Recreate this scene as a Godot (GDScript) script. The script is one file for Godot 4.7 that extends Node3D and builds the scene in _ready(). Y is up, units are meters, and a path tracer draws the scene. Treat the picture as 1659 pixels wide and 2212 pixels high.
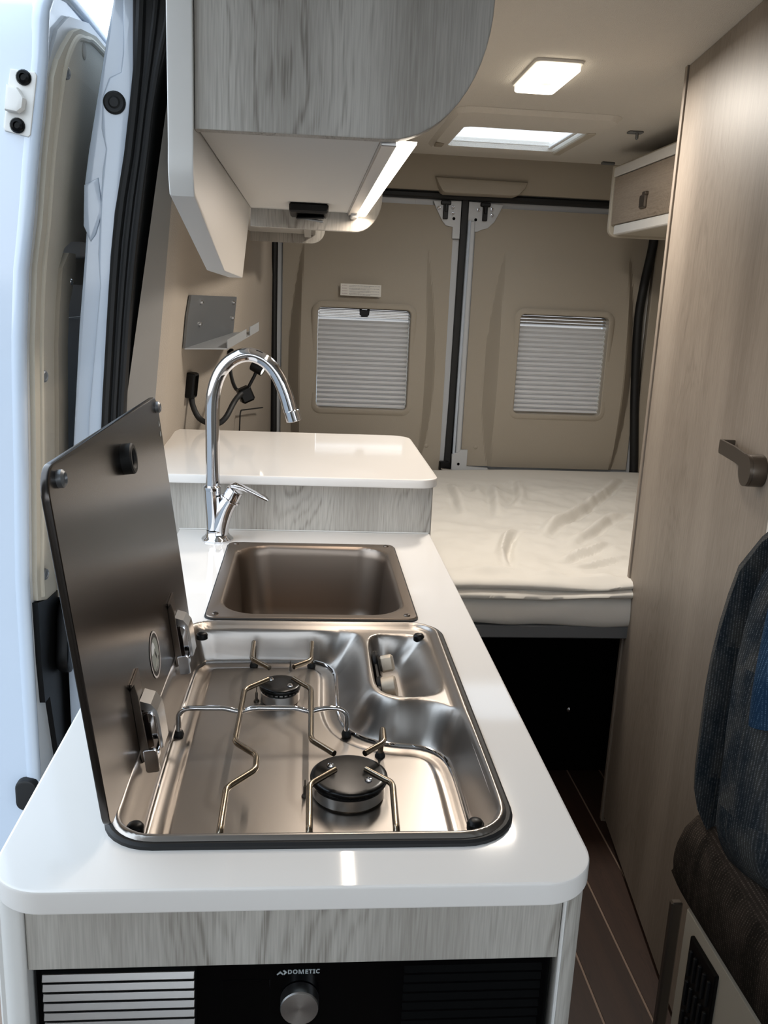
extends Node3D
# Rear part of a camper van seen from its cab: kitchen block, sink, hob, bed, rear doors.
# Units are metres; x to the right, y up, the van's tail lies towards -z. The van floor is y = 0.

# ---------------------------------------------------------------- shape builder
class Sh:
	var p := PackedVector3Array()
	var uv := PackedVector2Array()

	func t(a: Vector3, b: Vector3, c: Vector3, o: Vector3) -> void:
		if (b - a).cross(c - a).dot(o) > 0.0:
			p.append_array([a, c, b])
		else:
			p.append_array([a, b, c])

	func q(a: Vector3, b: Vector3, c: Vector3, d: Vector3, o: Vector3) -> void:
		t(a, b, c, o)
		t(a, c, d, o)

	func add(o: Sh) -> Sh:
		p.append_array(o.p)
		return self

	func moved(x: Transform3D) -> Sh:
		for i in p.size():
			p[i] = x * p[i]
		return self

	func box(c: Vector3, s: Vector3, r := 0.002, x := Transform3D()) -> Sh:
		r = minf(r, minf(s.x, minf(s.y, s.z)) * 0.45)
		var h := s / 2.0
		var f := func(sx: float, sy: float, sz: float, ax: int) -> Vector3:
			var v := Vector3(h.x * sx, h.y * sy, h.z * sz)
			for k in 3:
				if k != ax:
					v[k] -= r * signf(v[k])
			return x * (c + v)
		var org: Vector3 = x * c
		for ax in 3:
			var u := (ax + 1) % 3
			var w := (ax + 2) % 3
			for sg in [-1.0, 1.0]:
				var cs: Array[Vector3] = []
				for k in [[-1.0, -1.0], [1.0, -1.0], [1.0, 1.0], [-1.0, 1.0]]:
					var e := Vector3.ZERO
					e[ax] = sg
					e[u] = k[0]
					e[w] = k[1]
					cs.append(f.call(e.x, e.y, e.z, ax))
				q(cs[0], cs[1], cs[2], cs[3], (cs[0] + cs[2]) / 2.0 - org)
			for s1 in [-1.0, 1.0]:
				for s2 in [-1.0, 1.0]:
					var g: Array[Vector3] = []
					for m in [[-1.0, u], [1.0, u], [1.0, w], [-1.0, w]]:
						var e := Vector3.ZERO
						e[ax] = m[0]
						e[u] = s1
						e[w] = s2
						g.append(f.call(e.x, e.y, e.z, m[1]))
					q(g[0], g[1], g[2], g[3], (g[0] + g[2]) / 2.0 - org)
		for sx in [-1.0, 1.0]:
			for sy in [-1.0, 1.0]:
				for sz in [-1.0, 1.0]:
					var a: Vector3 = f.call(sx, sy, sz, 0)
					var b: Vector3 = f.call(sx, sy, sz, 1)
					var d: Vector3 = f.call(sx, sy, sz, 2)
					t(a, b, d, (a + b + d) / 3.0 - org)
		return self

	static func inset(pl: PackedVector2Array, r: float) -> PackedVector2Array:
		var n := pl.size()
		var o := PackedVector2Array()
		for i in n:
			var d1 := (pl[i] - pl[(i + n - 1) % n]).normalized()
			var d2 := (pl[(i + 1) % n] - pl[i]).normalized()
			var n1 := Vector2(-d1.y, d1.x)
			var n2 := Vector2(-d2.y, d2.x)
			var m := (n1 + n2).normalized()
			o.append(pl[i] + m * (r / maxf(0.4, m.dot(n1))))
		return o

	static func ccw(pl: PackedVector2Array) -> PackedVector2Array:
		var o := pl.duplicate()
		if Geometry2D.is_polygon_clockwise(o) == false:
			return o
		o.reverse()
		return o

	# polygon in local xy pushed along local z from z0 to z1
	func prism(pl0: PackedVector2Array, z0: float, z1: float, x := Transform3D(), bev := 0.0, caps := 3) -> Sh:
		var pl := pl0.duplicate()
		var area := 0.0
		for i in pl.size():
			area += pl[i].cross(pl[(i + 1) % pl.size()])
		if area < 0.0:
			pl.reverse()
		if z1 < z0:
			var s := z0
			z0 = z1
			z1 = s
		var n := pl.size()
		var inn := inset(pl, bev) if bev > 0.0 else pl
		var lev := [[pl, z0 + bev], [pl, z1 - bev]]
		if bev > 0.0:
			var mid := inset(pl, bev * 0.29)
			lev = [[inn, z0], [mid, z0 + bev * 0.29], [pl, z0 + bev], [pl, z1 - bev], [mid, z1 - bev * 0.29], [inn, z1]]
		for k in lev.size() - 1:
			for i in n:
				var j := (i + 1) % n
				var e: Vector2 = pl[j] - pl[i]
				var hint := x.basis * Vector3(e.y, -e.x, 0.0)
				var A: PackedVector2Array = lev[k][0]
				var B: PackedVector2Array = lev[k + 1][0]
				var za: float = lev[k][1]
				var zb: float = lev[k + 1][1]
				q(x * Vector3(A[i].x, A[i].y, za), x * Vector3(A[j].x, A[j].y, za), x * Vector3(B[j].x, B[j].y, zb), x * Vector3(B[i].x, B[i].y, zb), hint)
		var tri := Geometry2D.triangulate_polygon(inn)
		for k in range(0, tri.size(), 3):
			var a := inn[tri[k]]
			var b := inn[tri[k + 1]]
			var c := inn[tri[k + 2]]
			if caps & 1:
				t(x * Vector3(a.x, a.y, z0), x * Vector3(b.x, b.y, z0), x * Vector3(c.x, c.y, z0), x.basis * Vector3(0, 0, -1))
			if caps & 2:
				t(x * Vector3(a.x, a.y, z1), x * Vector3(b.x, b.y, z1), x * Vector3(c.x, c.y, z1), x.basis * Vector3(0, 0, 1))
		return self

	# profile of (radius, height) going up along the outside, turned round local y
	func lathe(pr: Array, x := Transform3D(), seg := 32) -> Sh:
		for i in pr.size() - 1:
			var a: Vector2 = pr[i]
			var b: Vector2 = pr[i + 1]
			var nn := Vector2(b.y - a.y, -(b.x - a.x))
			for k in seg:
				var u := TAU * k / seg
				var w := TAU * (k + 1) / seg
				var um := (u + w) / 2.0
				var h := x.basis * Vector3(cos(um) * nn.x, nn.y, sin(um) * nn.x)
				var a0 := x * Vector3(cos(u) * a.x, a.y, sin(u) * a.x)
				var a1 := x * Vector3(cos(w) * a.x, a.y, sin(w) * a.x)
				var b0 := x * Vector3(cos(u) * b.x, b.y, sin(u) * b.x)
				var b1 := x * Vector3(cos(w) * b.x, b.y, sin(w) * b.x)
				if a.x < 1e-6:
					t(a0, b0, b1, h)
				elif b.x < 1e-6:
					t(a0, a1, b0, h)
				else:
					q(a0, a1, b1, b0, h)
		return self

	func tube(path: PackedVector3Array, r: Variant, seg := 12, closed := false, caps := true) -> Sh:
		var n := path.size()
		var rings: Array = []
		var up := Vector3.ZERO
		var last := Vector3.ZERO
		for i in n:
			var d: Vector3
			if closed:
				d = (path[(i + 1) % n] - path[(i + n - 1) % n]).normalized()
			else:
				d = (path[mini(i + 1, n - 1)] - path[maxi(i - 1, 0)]).normalized()
			if i == 0:
				up = d.cross(Vector3(0.31, 0.87, 0.38)).normalized()
			else:
				up = (up - d * up.dot(d)).normalized()
			last = d
			var s := d.cross(up)
			var rad: float = r if (r is float or r is int) else r[i]
			var ring := PackedVector3Array()
			for k in seg:
				var u := TAU * k / seg
				ring.append(path[i] + (up * cos(u) + s * sin(u)) * rad)
			rings.append(ring)
		var m := n if closed else n - 1
		for i in m:
			var A: PackedVector3Array = rings[i]
			var B: PackedVector3Array = rings[(i + 1) % n]
			var off := 0
			if closed and i == n - 1:
				var best := 1e9
				for k in seg:
					var dd := A[0].distance_to(B[k])
					if dd < best:
						best = dd
						off = k
			var mid := (path[i] + path[(i + 1) % n]) / 2.0
			for k in seg:
				var k1 := (k + 1) % seg
				var c := (A[k] + A[k1] + B[(k + off) % seg] + B[(k1 + off) % seg]) / 4.0
				q(A[k], A[k1], B[(k1 + off) % seg], B[(k + off) % seg], c - mid)
		if caps and not closed:
			for e in [0, n - 1]:
				var R: PackedVector3Array = rings[e]
				var o: Vector3 = path[e] - path[1 if e == 0 else n - 2]
				for k in range(1, seg - 1):
					t(R[0], R[k], R[k + 1], o)
		return self

	# sheet of rows of points; turned so that most of it looks towards o
	func sheet(rows: Array, o: Vector3) -> Sh:
		var s := 0.0
		for j in rows.size() - 1:
			var A: PackedVector3Array = rows[j]
			var B: PackedVector3Array = rows[j + 1]
			for i in A.size() - 1:
				s += (A[i + 1] - A[i]).cross(B[i] - A[i]).dot(o)
		for j in rows.size() - 1:
			var A: PackedVector3Array = rows[j]
			var B: PackedVector3Array = rows[j + 1]
			for i in A.size() - 1:
				if s > 0.0:
					p.append_array([A[i], B[i + 1], A[i + 1], A[i], B[i], B[i + 1]])
				else:
					p.append_array([A[i], A[i + 1], B[i + 1], A[i], B[i + 1], B[i]])
		return self

	# rings of points (each a closed loop) joined one to the next
	func loft(rings: Array, o: Vector3) -> Sh:
		var rows: Array = []
		for r in rings:
			var c: PackedVector3Array = r.duplicate()
			c.append(c[0])
			rows.append(c)
		return sheet(rows, o)

	func cap(ring: PackedVector3Array, o: Vector3) -> Sh:
		var c := Vector3.ZERO
		for v in ring:
			c += v
		c /= ring.size()
		for i in ring.size():
			t(c, ring[i], ring[(i + 1) % ring.size()], o)
		return self

	func plate_uv(a: Vector3, b: Vector3, c: Vector3, d: Vector3, o: Vector3) -> Sh:
		# a, b, c, d: upper left, upper right, lower right, lower left
		var us := {a: Vector2(0, 0), b: Vector2(1, 0), c: Vector2(1, 1), d: Vector2(0, 1)}
		var at := p.size()
		q(a, b, c, d, o)
		for i in range(uv.size(), at):
			uv.append(Vector2.ZERO)
		for i in range(at, p.size()):
			uv.append(us[p[i]])
		return self

	func shear_x(f: Callable) -> Sh:
		for i in p.size():
			p[i].x += f.call(p[i].y)
		return self

	func mesh(off: Vector3, m: Material, deg := 38.0) -> ArrayMesh:
		var n := p.size()
		var fn := PackedVector3Array()
		var keys := PackedInt64Array()
		keys.resize(n)
		var ids := {}
		var lists: Array = []
		for f in n / 3:
			var a := p[f * 3]
			fn.append(-(p[f * 3 + 1] - a).cross(p[f * 3 + 2] - a))
		for i in n:
			var k := Vector3i((p[i] * 40000.0).round())
			if not ids.has(k):
				ids[k] = lists.size()
				lists.append(PackedInt32Array())
			keys[i] = ids[k]
			lists[ids[k]].append(i / 3)
		var un := PackedVector3Array()
		for v in fn:
			un.append(v.normalized())
		var lim := cos(deg_to_rad(deg))
		var nn := PackedVector3Array()
		nn.resize(n)
		var vv := PackedVector3Array()
		vv.resize(n)
		for i in n:
			var me := un[i / 3]
			var s := Vector3.ZERO
			for f in lists[keys[i]]:
				if un[f].dot(me) >= lim:
					s += fn[f]
			nn[i] = s.normalized() if s.length() > 1e-14 else me
			vv[i] = p[i] - off
		var ar := []
		ar.resize(Mesh.ARRAY_MAX)
		ar[Mesh.ARRAY_VERTEX] = vv
		ar[Mesh.ARRAY_NORMAL] = nn
		if uv.size() > 0:
			while uv.size() < n:
				uv.append(Vector2.ZERO)
			ar[Mesh.ARRAY_TEX_UV] = uv
		var am := ArrayMesh.new()
		am.add_surface_from_arrays(Mesh.PRIMITIVE_TRIANGLES, ar)
		am.surface_set_material(0, m)
		return am


# ---------------------------------------------------------------- nodes
func world_of(n: Node) -> Vector3:
	var v := Vector3.ZERO
	while n != self and n is Node3D:
		v += (n as Node3D).position
		n = n.get_parent()
	return v


func thing(called: String, label: String, category: String, at := Vector3.ZERO, group := "", structure := false) -> Node3D:
	var o := Node3D.new()
	o.name = called
	add_child(o, true)
	o.position = at
	tag(o, label, category, group, structure)
	return o


func tag(o: Node, label: String, category: String, group := "", structure := false) -> void:
	o.set_meta("label", label)
	o.set_meta("category", category)
	if group:
		o.set_meta("group", group)
	if structure:
		o.set_meta("kind", "structure")


func part(called: String, s: Sh, m: Material, parent: Node, deg := 38.0) -> MeshInstance3D:
	var o := MeshInstance3D.new()
	o.name = called
	o.mesh = s.mesh(world_of(parent), m, deg)
	o.cast_shadow = GeometryInstance3D.SHADOW_CASTING_SETTING_ON
	parent.add_child(o, true)
	return o


func solo(called: String, s: Sh, m: Material, label: String, category: String, at := Vector3.ZERO, group := "", structure := false, deg := 38.0) -> MeshInstance3D:
	var o := MeshInstance3D.new()
	o.name = called
	o.mesh = s.mesh(at, m, deg)
	o.position = at
	add_child(o, true)
	tag(o, label, category, group, structure)
	return o


# ---------------------------------------------------------------- materials
func mat(c: Color, rough := 0.5, metal := 0.0, spec := 0.5) -> StandardMaterial3D:
	var m := StandardMaterial3D.new()
	m.albedo_color = c
	m.roughness = rough
	m.metallic = metal
	m.metallic_specular = spec
	return m


func glow(c: Color, e: float) -> StandardMaterial3D:
	var m := mat(Color(0.9, 0.9, 0.9), 0.6)
	m.emission_enabled = true
	m.emission = c
	m.emission_energy_multiplier = e
	return m


func triplanar(m: StandardMaterial3D, s: Vector3, off := Vector3.ZERO) -> StandardMaterial3D:
	m.uv1_triplanar = true
	m.uv1_world_triplanar = true
	m.uv1_scale = s
	m.uv1_offset = off
	m.uv1_triplanar_sharpness = 8.0
	return m


func fnl(sd: int, fr: float, oct := 1, kind := FastNoiseLite.TYPE_SIMPLEX_SMOOTH) -> FastNoiseLite:
	var n := FastNoiseLite.new()
	n.seed = sd
	n.frequency = fr
	n.noise_type = kind
	n.fractal_type = FastNoiseLite.FRACTAL_FBM if oct > 1 else FastNoiseLite.FRACTAL_NONE
	n.fractal_octaves = oct
	return n


# limed oak laminate: pale ground, fine pores, a few darker cathedral figures
func wood_image(w: int, h: int, sd: int, pale: Color, dark: Color, sideways := false, fig := 0.62) -> ImageTexture:
	var img := Image.create(w, h, false, Image.FORMAT_RGB8)
	var pores := fnl(sd, 1.0, 2)
	var band := fnl(sd + 1, 1.0, 2)
	var bend := fnl(sd + 2, 1.0)
	var L := w if sideways else h
	var S := h if sideways else w
	for j in S:
		var v := float(j) / S
		for i in L:
			var u := float(i) / L
			var b := band.get_noise_2d(v * 5.0, u * 0.9 + 3.0)
			var wv := bend.get_noise_2d(v * 3.0, u * 2.2)
			# nested arches: growth rings cut at a slant, in two places of the board
			var ring := 0.0
			for c in [[0.27, 1.0], [0.74, -1.0]]:
				var dv: float = v - c[0] - 0.03 * wv
				var near := exp(-pow(dv / 0.13, 2.0))
				var ph: float = dv * dv * 330.0 + u * 27.0 * c[1] + 1.6 * bend.get_noise_2d(v * 5.0, u * 9.0 + 40.0) + 0.35 * band.get_noise_2d(v * 40.0, u * 20.0)
				ring += near * pow(0.5 + 0.5 * sin(ph * TAU), 2.5) * clampf(0.55 + 1.5 * band.get_noise_2d(ph * 0.35 + 7.0, u * 3.0), 0.1, 1.0)
			var straight := pow(0.5 + 0.5 * sin((v * 17.0 + 1.3 * wv) * TAU), 2.0) * 0.35
			var f := pores.get_noise_2d(v * 300.0, u * 34.0)
			var f2 := pores.get_noise_2d(v * 110.0 + 50.0, u * 5.0)
			var k := clampf(0.24 + 0.34 * b + fig * ring * (0.75 + 0.8 * f) + 0.16 * straight * (0.6 + f) + 0.17 * f + 0.13 * f2, 0.0, 1.0)
			var c := pale.lerp(dark, k)
			if sideways:
				img.set_pixel(i, j, c)
			else:
				img.set_pixel(j, i, c)
	return ImageTexture.create_from_image(img)


func weave_image(n: int, sd: int, a: Color, b: Color, c: Color) -> ImageTexture:
	var img := Image.create(n, n, false, Image.FORMAT_RGB8)
	var blot := fnl(sd, 0.009, 3)
	var speck := fnl(sd + 1, 0.22, 2)
	for y in n:
		for x in n:
			var k := clampf(0.5 + 1.4 * blot.get_noise_2d(x, y * 0.35), 0.0, 1.0)
			var g := a.lerp(b, k)
			# knitted ribs: light stitches on dark ground
			var st := maxf(0.0, sin(x * TAU / 9.0)) * (0.5 + 0.5 * sin((y + 3.0 * floorf(x / 9.0)) * TAU / 6.0))
			var s := st * (0.55 + 0.9 * speck.get_noise_2d(x * 0.5, y * 0.3) + 0.35 * (k - 0.5))
			g = g.lerp(c, clampf(s, 0.0, 0.85))
			img.set_pixel(x, y, g)
	return ImageTexture.create_from_image(img)


func noise_normal(fr: float, strength: float, sd: int, oct := 3, n := 256) -> NoiseTexture2D:
	var t := NoiseTexture2D.new()
	t.width = n
	t.height = n
	t.seamless = true
	t.as_normal_map = true
	t.bump_strength = strength
	t.noise = fnl(sd, fr, oct)
	return t


# ---------------------------------------------------------------- outlines
func rr(x0: float, y0: float, x1: float, y1: float, r: Array, n := 6) -> PackedVector2Array:
	# radii: lower left, lower right, upper right, upper left
	var o := PackedVector2Array()
	var cs := [[x0, y0, 1, 1, 180.0], [x1, y0, -1, 1, 270.0], [x1, y1, -1, -1, 0.0], [x0, y1, 1, -1, 90.0]]
	for k in 4:
		var rad: float = r[k]
		var c := Vector2(cs[k][0] + cs[k][2] * rad, cs[k][1] + cs[k][3] * rad)
		if rad <= 0.0:
			o.append(c)
			continue
		for i in n + 1:
			var a := deg_to_rad(cs[k][4] + 90.0 * i / n)
			o.append(c + Vector2(cos(a), sin(a)) * rad)
	return o


func pv(a: Array) -> PackedVector2Array:
	var o := PackedVector2Array()
	for e in a:
		o.append(Vector2(e[0], e[1]))
	return o


func pw(a: Array) -> PackedVector3Array:
	var o := PackedVector3Array()
	for e in a:
		o.append(Vector3(e[0], e[1], e[2]))
	return o


func fillet(a: Array, rad: float, n := 5) -> PackedVector3Array:
	var o := PackedVector3Array()
	var p := pw(a)
	for i in p.size():
		if i == 0 or i == p.size() - 1:
			o.append(p[i])
			continue
		var d1 := p[i - 1] - p[i]
		var d2 := p[i + 1] - p[i]
		var r := minf(rad, minf(d1.length(), d2.length()) * 0.48)
		var A := p[i] + d1.normalized() * r
		var B := p[i] + d2.normalized() * r
		for k in n + 1:
			var t := float(k) / n
			o.append(A.lerp(p[i], t).lerp(p[i].lerp(B, t), t))
	return o


func smooth2(a: Array, n := 4, closed := true) -> PackedVector2Array:
	var o := PackedVector2Array()
	var m := a.size()
	for i in (m if closed else m - 1):
		var p: Array = []
		for k in [-1, 0, 1, 2]:
			var e: Array = a[posmod(i + k, m)] if closed else a[clampi(i + k, 0, m - 1)]
			p.append(Vector2(e[0], e[1]))
		for s in n:
			o.append((p[1] as Vector2).cubic_interpolate(p[2], p[0], p[3], float(s) / n))
	if not closed:
		o.append(Vector2(a[m - 1][0], a[m - 1][1]))
	return o


func smooth3(a: Array, n := 6) -> PackedVector3Array:
	var o := PackedVector3Array()
	var p := pw(a)
	var m := p.size()
	for i in m - 1:
		for s in n:
			o.append(p[i].cubic_interpolate(p[i + 1], p[maxi(i - 1, 0)], p[mini(i + 2, m - 1)], float(s) / n))
	o.append(p[m - 1])
	return o


# axes for prisms: which way local x, y, z of the outline point in the van
const XY := Transform3D(Vector3(1, 0, 0), Vector3(0, 1, 0), Vector3(0, 0, 1), Vector3.ZERO)       # outline (x, y), pushed along z
const ZY := Transform3D(Vector3(0, 0, 1), Vector3(0, 1, 0), Vector3(1, 0, 0), Vector3.ZERO)       # outline (z, y), pushed along x
const XZ := Transform3D(Vector3(1, 0, 0), Vector3(0, 0, 1), Vector3(0, 1, 0), Vector3.ZERO)       # outline (x, z), pushed along y


func turned(to: Vector3, at: Vector3) -> Transform3D:
	# local y looks along "to"
	var y := to.normalized()
	var x := y.cross(Vector3(0.2, 0.3, 0.93)).normalized()
	return Transform3D(x, y, x.cross(y), at)


func screw(r: float, at: Vector3, to: Vector3, h := 0.002) -> Sh:
	var s := Sh.new()
	s.lathe([Vector2(r, 0), Vector2(r, h * 0.4), Vector2(r * 0.8, h), Vector2(r * 0.45, h * 1.1), Vector2(r * 0.4, h * 0.5), Vector2(0, h * 0.5)], turned(to, at), 16)
	return s


var M := {}


func make_materials() -> void:
	M.worktop = mat(Color(0.9, 0.882, 0.86), 0.6, 0.0, 0.25)
	M.worktop.clearcoat_enabled = true
	M.worktop.clearcoat = 0.8
	M.worktop.clearcoat_roughness = 0.06
	M.white = mat(Color(0.86, 0.85, 0.83), 0.4)
	M.satin_white = mat(Color(0.84, 0.83, 0.81), 0.55)
	M.paint = mat(Color(0.72, 0.76, 0.81), 0.25)
	M.paint.clearcoat_enabled = true
	M.paint.clearcoat = 0.8
	M.paint.clearcoat_roughness = 0.05
	M.rail = mat(Color(0.4, 0.41, 0.42), 0.45)
	M.paint_grey = mat(Color(0.72, 0.73, 0.74), 0.35)
	var wt := wood_image(1024, 1024, 5, Color(0.76, 0.74, 0.705), Color(0.5, 0.475, 0.44))
	M.wood = triplanar(mat(Color.WHITE, 0.5), Vector3(1.0 / 0.62, 1.0 / 2.0, 1.0 / 0.62), Vector3(0.31, 0.13, 0.2))
	M.wood.albedo_texture = wt
	M.wood_tall = triplanar(mat(Color(0.765, 0.735, 0.71), 0.5), Vector3(1.0 / 1.1, 1.0 / 2.3, 1.0 / 1.1), Vector3(0.1, 0.07, 0.88))
	M.wood_tall.albedo_texture = wood_image(768, 768, 17, Color(0.76, 0.735, 0.7), Color(0.5, 0.47, 0.435), false, 0.2)
	M.wood_side = triplanar(mat(Color(0.88, 0.85, 0.82), 0.5), Vector3(1.0 / 1.2, 1.0 / 0.7, 1.0 / 1.2))
	M.wood_side.albedo_texture = wood_image(512, 512, 11, Color(0.74, 0.7, 0.65), Color(0.5, 0.46, 0.41), true)
	var pn := noise_normal(0.08, 3.0, 3, 3)
	M.beige = triplanar(mat(Color(0.625, 0.59, 0.535), 0.75), Vector3(14, 14, 14))
	M.beige.normal_enabled = true
	M.beige.normal_texture = pn
	M.beige.normal_scale = 0.25
	M.beige_pale = triplanar(mat(Color(0.72, 0.69, 0.63), 0.7), Vector3(14, 14, 14))
	M.beige_pale.normal_enabled = true
	M.beige_pale.normal_texture = pn
	M.beige_pale.normal_scale = 0.25
	M.lining = triplanar(mat(Color(0.635, 0.595, 0.545), 0.85), Vector3(9, 9, 9))
	M.lining.normal_enabled = true
	M.lining.normal_texture = pn
	M.lining.normal_scale = 0.4
	M.headliner = triplanar(mat(Color(0.85, 0.83, 0.795), 0.9), Vector3(8, 8, 8))
	M.headliner.normal_enabled = true
	M.headliner.normal_texture = noise_normal(0.15, 4.0, 8, 2)
	M.headliner.normal_scale = 0.5
	M.pillar = mat(Color(0.5, 0.49, 0.475), 0.7)
	M.rubber = mat(Color(0.035, 0.037, 0.04), 0.6)
	M.black = mat(Color(0.022, 0.022, 0.024), 0.4, 0.0, 0.35)
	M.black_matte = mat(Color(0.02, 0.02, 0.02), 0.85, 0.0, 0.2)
	M.black_gloss = mat(Color(0.012, 0.012, 0.014), 0.16, 0.0, 0.22)
	M.enamel = mat(Color(0.018, 0.018, 0.02), 0.26, 0.0, 0.4)
	M.chrome = mat(Color(0.84, 0.84, 0.85), 0.06, 1.0)
	M.steel = mat(Color(0.66, 0.635, 0.61), 0.33, 1.0)
	M.steel_dark = mat(Color(0.42, 0.385, 0.355), 0.3, 1.0)
	M.sink_steel = mat(Color(0.55, 0.5, 0.455), 0.36, 1.0)
	M.lid = mat(Color(0.31, 0.295, 0.285), 0.24, 1.0)
	M.wire = mat(Color(0.62, 0.57, 0.5), 0.22, 1.0)
	M.alu = mat(Color(0.8, 0.795, 0.79), 0.28, 1.0)
	M.bracket = mat(Color(0.5, 0.51, 0.52), 0.45, 0.7)
	M.champagne = mat(Color(0.78, 0.73, 0.66), 0.4, 0.5)
	M.zinc = mat(Color(0.62, 0.63, 0.64), 0.4, 0.3)
	M.handle = mat(Color(0.4, 0.37, 0.34), 0.35, 0.8)
	M.sheet = triplanar(mat(Color(0.86, 0.845, 0.815), 0.9), Vector3(30, 30, 30))
	M.sheet.normal_enabled = true
	M.sheet.normal_texture = noise_normal(0.2, 3.0, 21, 2)
	M.sheet.normal_scale = 0.35
	M.blind = mat(Color(0.86, 0.86, 0.86), 0.8)
	M.blind.backlight_enabled = true
	M.blind.backlight = Color(0.2, 0.2, 0.205)
	M.glass = mat(Color(1, 1, 1, 0.08), 0.03)
	M.glass.transparency = BaseMaterial3D.TRANSPARENCY_ALPHA
	M.dark_glass = mat(Color(0.02, 0.025, 0.03), 0.08)
	M.plank = []
	for k in 4:
		var m: StandardMaterial3D = triplanar(mat(Color.WHITE, 0.55), Vector3(1.0 / 0.2, 1.0, 1.0 / 1.3), Vector3(0.23 * k, 0, 0.37 * k))
		m.albedo_color = Color(0.96 - 0.05 * k, 0.95 - 0.05 * k, 0.94 - 0.05 * k)
		M.plank.append(m)
	var ft := wood_image(256, 512, 33, Color(0.25, 0.175, 0.14), Color(0.15, 0.1, 0.08))
	for m in M.plank:
		m.albedo_texture = ft
	M.groove = mat(Color(0.5, 0.43, 0.38), 0.7)
	M.fabric = triplanar(mat(Color.WHITE, 0.95, 0.0, 0.2), Vector3(4.6, 4.6, 4.6))
	M.fabric.albedo_texture = weave_image(512, 51, Color(0.13, 0.15, 0.17), Color(0.23, 0.228, 0.222), Color(0.5, 0.51, 0.52))
	M.fabric_brown = triplanar(mat(Color.WHITE, 0.95, 0.0, 0.2), Vector3(3.4, 3.4, 3.4))
	M.fabric_brown.albedo_texture = weave_image(512, 61, Color(0.13, 0.115, 0.1), Color(0.2, 0.175, 0.155), Color(0.42, 0.38, 0.34))
	M.fabric_blue = triplanar(mat(Color.WHITE, 0.95, 0.0, 0.2), Vector3(4.6, 4.6, 4.6))
	M.fabric_blue.albedo_texture = weave_image(512, 71, Color(0.1, 0.175, 0.26), Color(0.13, 0.2, 0.28), Color(0.4, 0.49, 0.56))
	M.ground = mat(Color(0.4, 0.41, 0.42), 0.8)
	M.print_grey = mat(Color(0.62, 0.64, 0.64), 0.6)


func _ready() -> void:
	# ------------------------------------------------ camera, sky, lights, exposure
	var cam := Camera3D.new()
	cam.name = "camera"
	add_child(cam)
	cam.transform = Transform3D(Basis.from_euler(Vector3(-0.24010718, -0.09293967, 0.0440786), EULER_ORDER_YXZ), Vector3(0, 1.36, 0))
	cam.fov = 60.819
	cam.near = 0.02
	cam.far = 200.0
	cam.current = true
	var env := Environment.new()
	var sky := ProceduralSkyMaterial.new()
	sky.sky_top_color = Color(0.86, 0.93, 1.0)
	sky.sky_horizon_color = Color(0.95, 0.96, 0.97)
	sky.ground_horizon_color = Color(0.7, 0.7, 0.7)
	sky.ground_bottom_color = Color(0.5, 0.5, 0.5)
	sky.sky_energy_multiplier = 1.85
	sky.ground_energy_multiplier = 1.3
	sky.sun_angle_max = 0.0
	env.background_mode = Environment.BG_SKY
	env.sky = Sky.new()
	env.sky.sky_material = sky
	env.tonemap_mode = Environment.TONE_MAPPER_LINEAR
	env.tonemap_exposure = 0.86
	env.sdfgi_enabled = true
	env.ssao_enabled = true
	env.ssil_enabled = true
	var we := WorldEnvironment.new()
	we.name = "world_environment"
	we.environment = env
	add_child(we)
	make_materials()
	build_shell()
	build_rear_doors()
	build_sliding_door()
	build_kitchen()
	build_overhead()
	build_right_side()
	build_bed()
	build_hob()
	build_sink()
	build_small_things()


func area(called: String, at: Vector3, size: Vector2, c: Color, e: float, look: Vector3, parent: Node) -> void:
	var l := AreaLight3D.new()
	l.name = called
	l.area_size = size
	l.light_color = c
	l.light_energy = e
	l.area_range = 12.0
	l.area_attenuation = 2.0
	l.shadow_enabled = true
	parent.add_child(l, true)
	l.position = at - world_of(parent)
	var z := -look.normalized()
	var x := Vector3(1, 0, 0) if absf(z.x) < 0.9 else Vector3(0, 0, 1)
	var y := z.cross(x).normalized()
	l.basis = Basis(y.cross(z).normalized(), y, z)


func lean(y: float) -> float:
	# how far the van's side leans in towards the roof
	return 0.1 * (y - 1.3)


func bend(y: float, ys: Array, xs: Array) -> float:
	if y <= ys[0]:
		return xs[0]
	for i in ys.size() - 1:
		if y <= ys[i + 1]:
			return lerpf(xs[i], xs[i + 1], (y - ys[i]) / (ys[i + 1] - ys[i]))
	return xs[-1]


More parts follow.
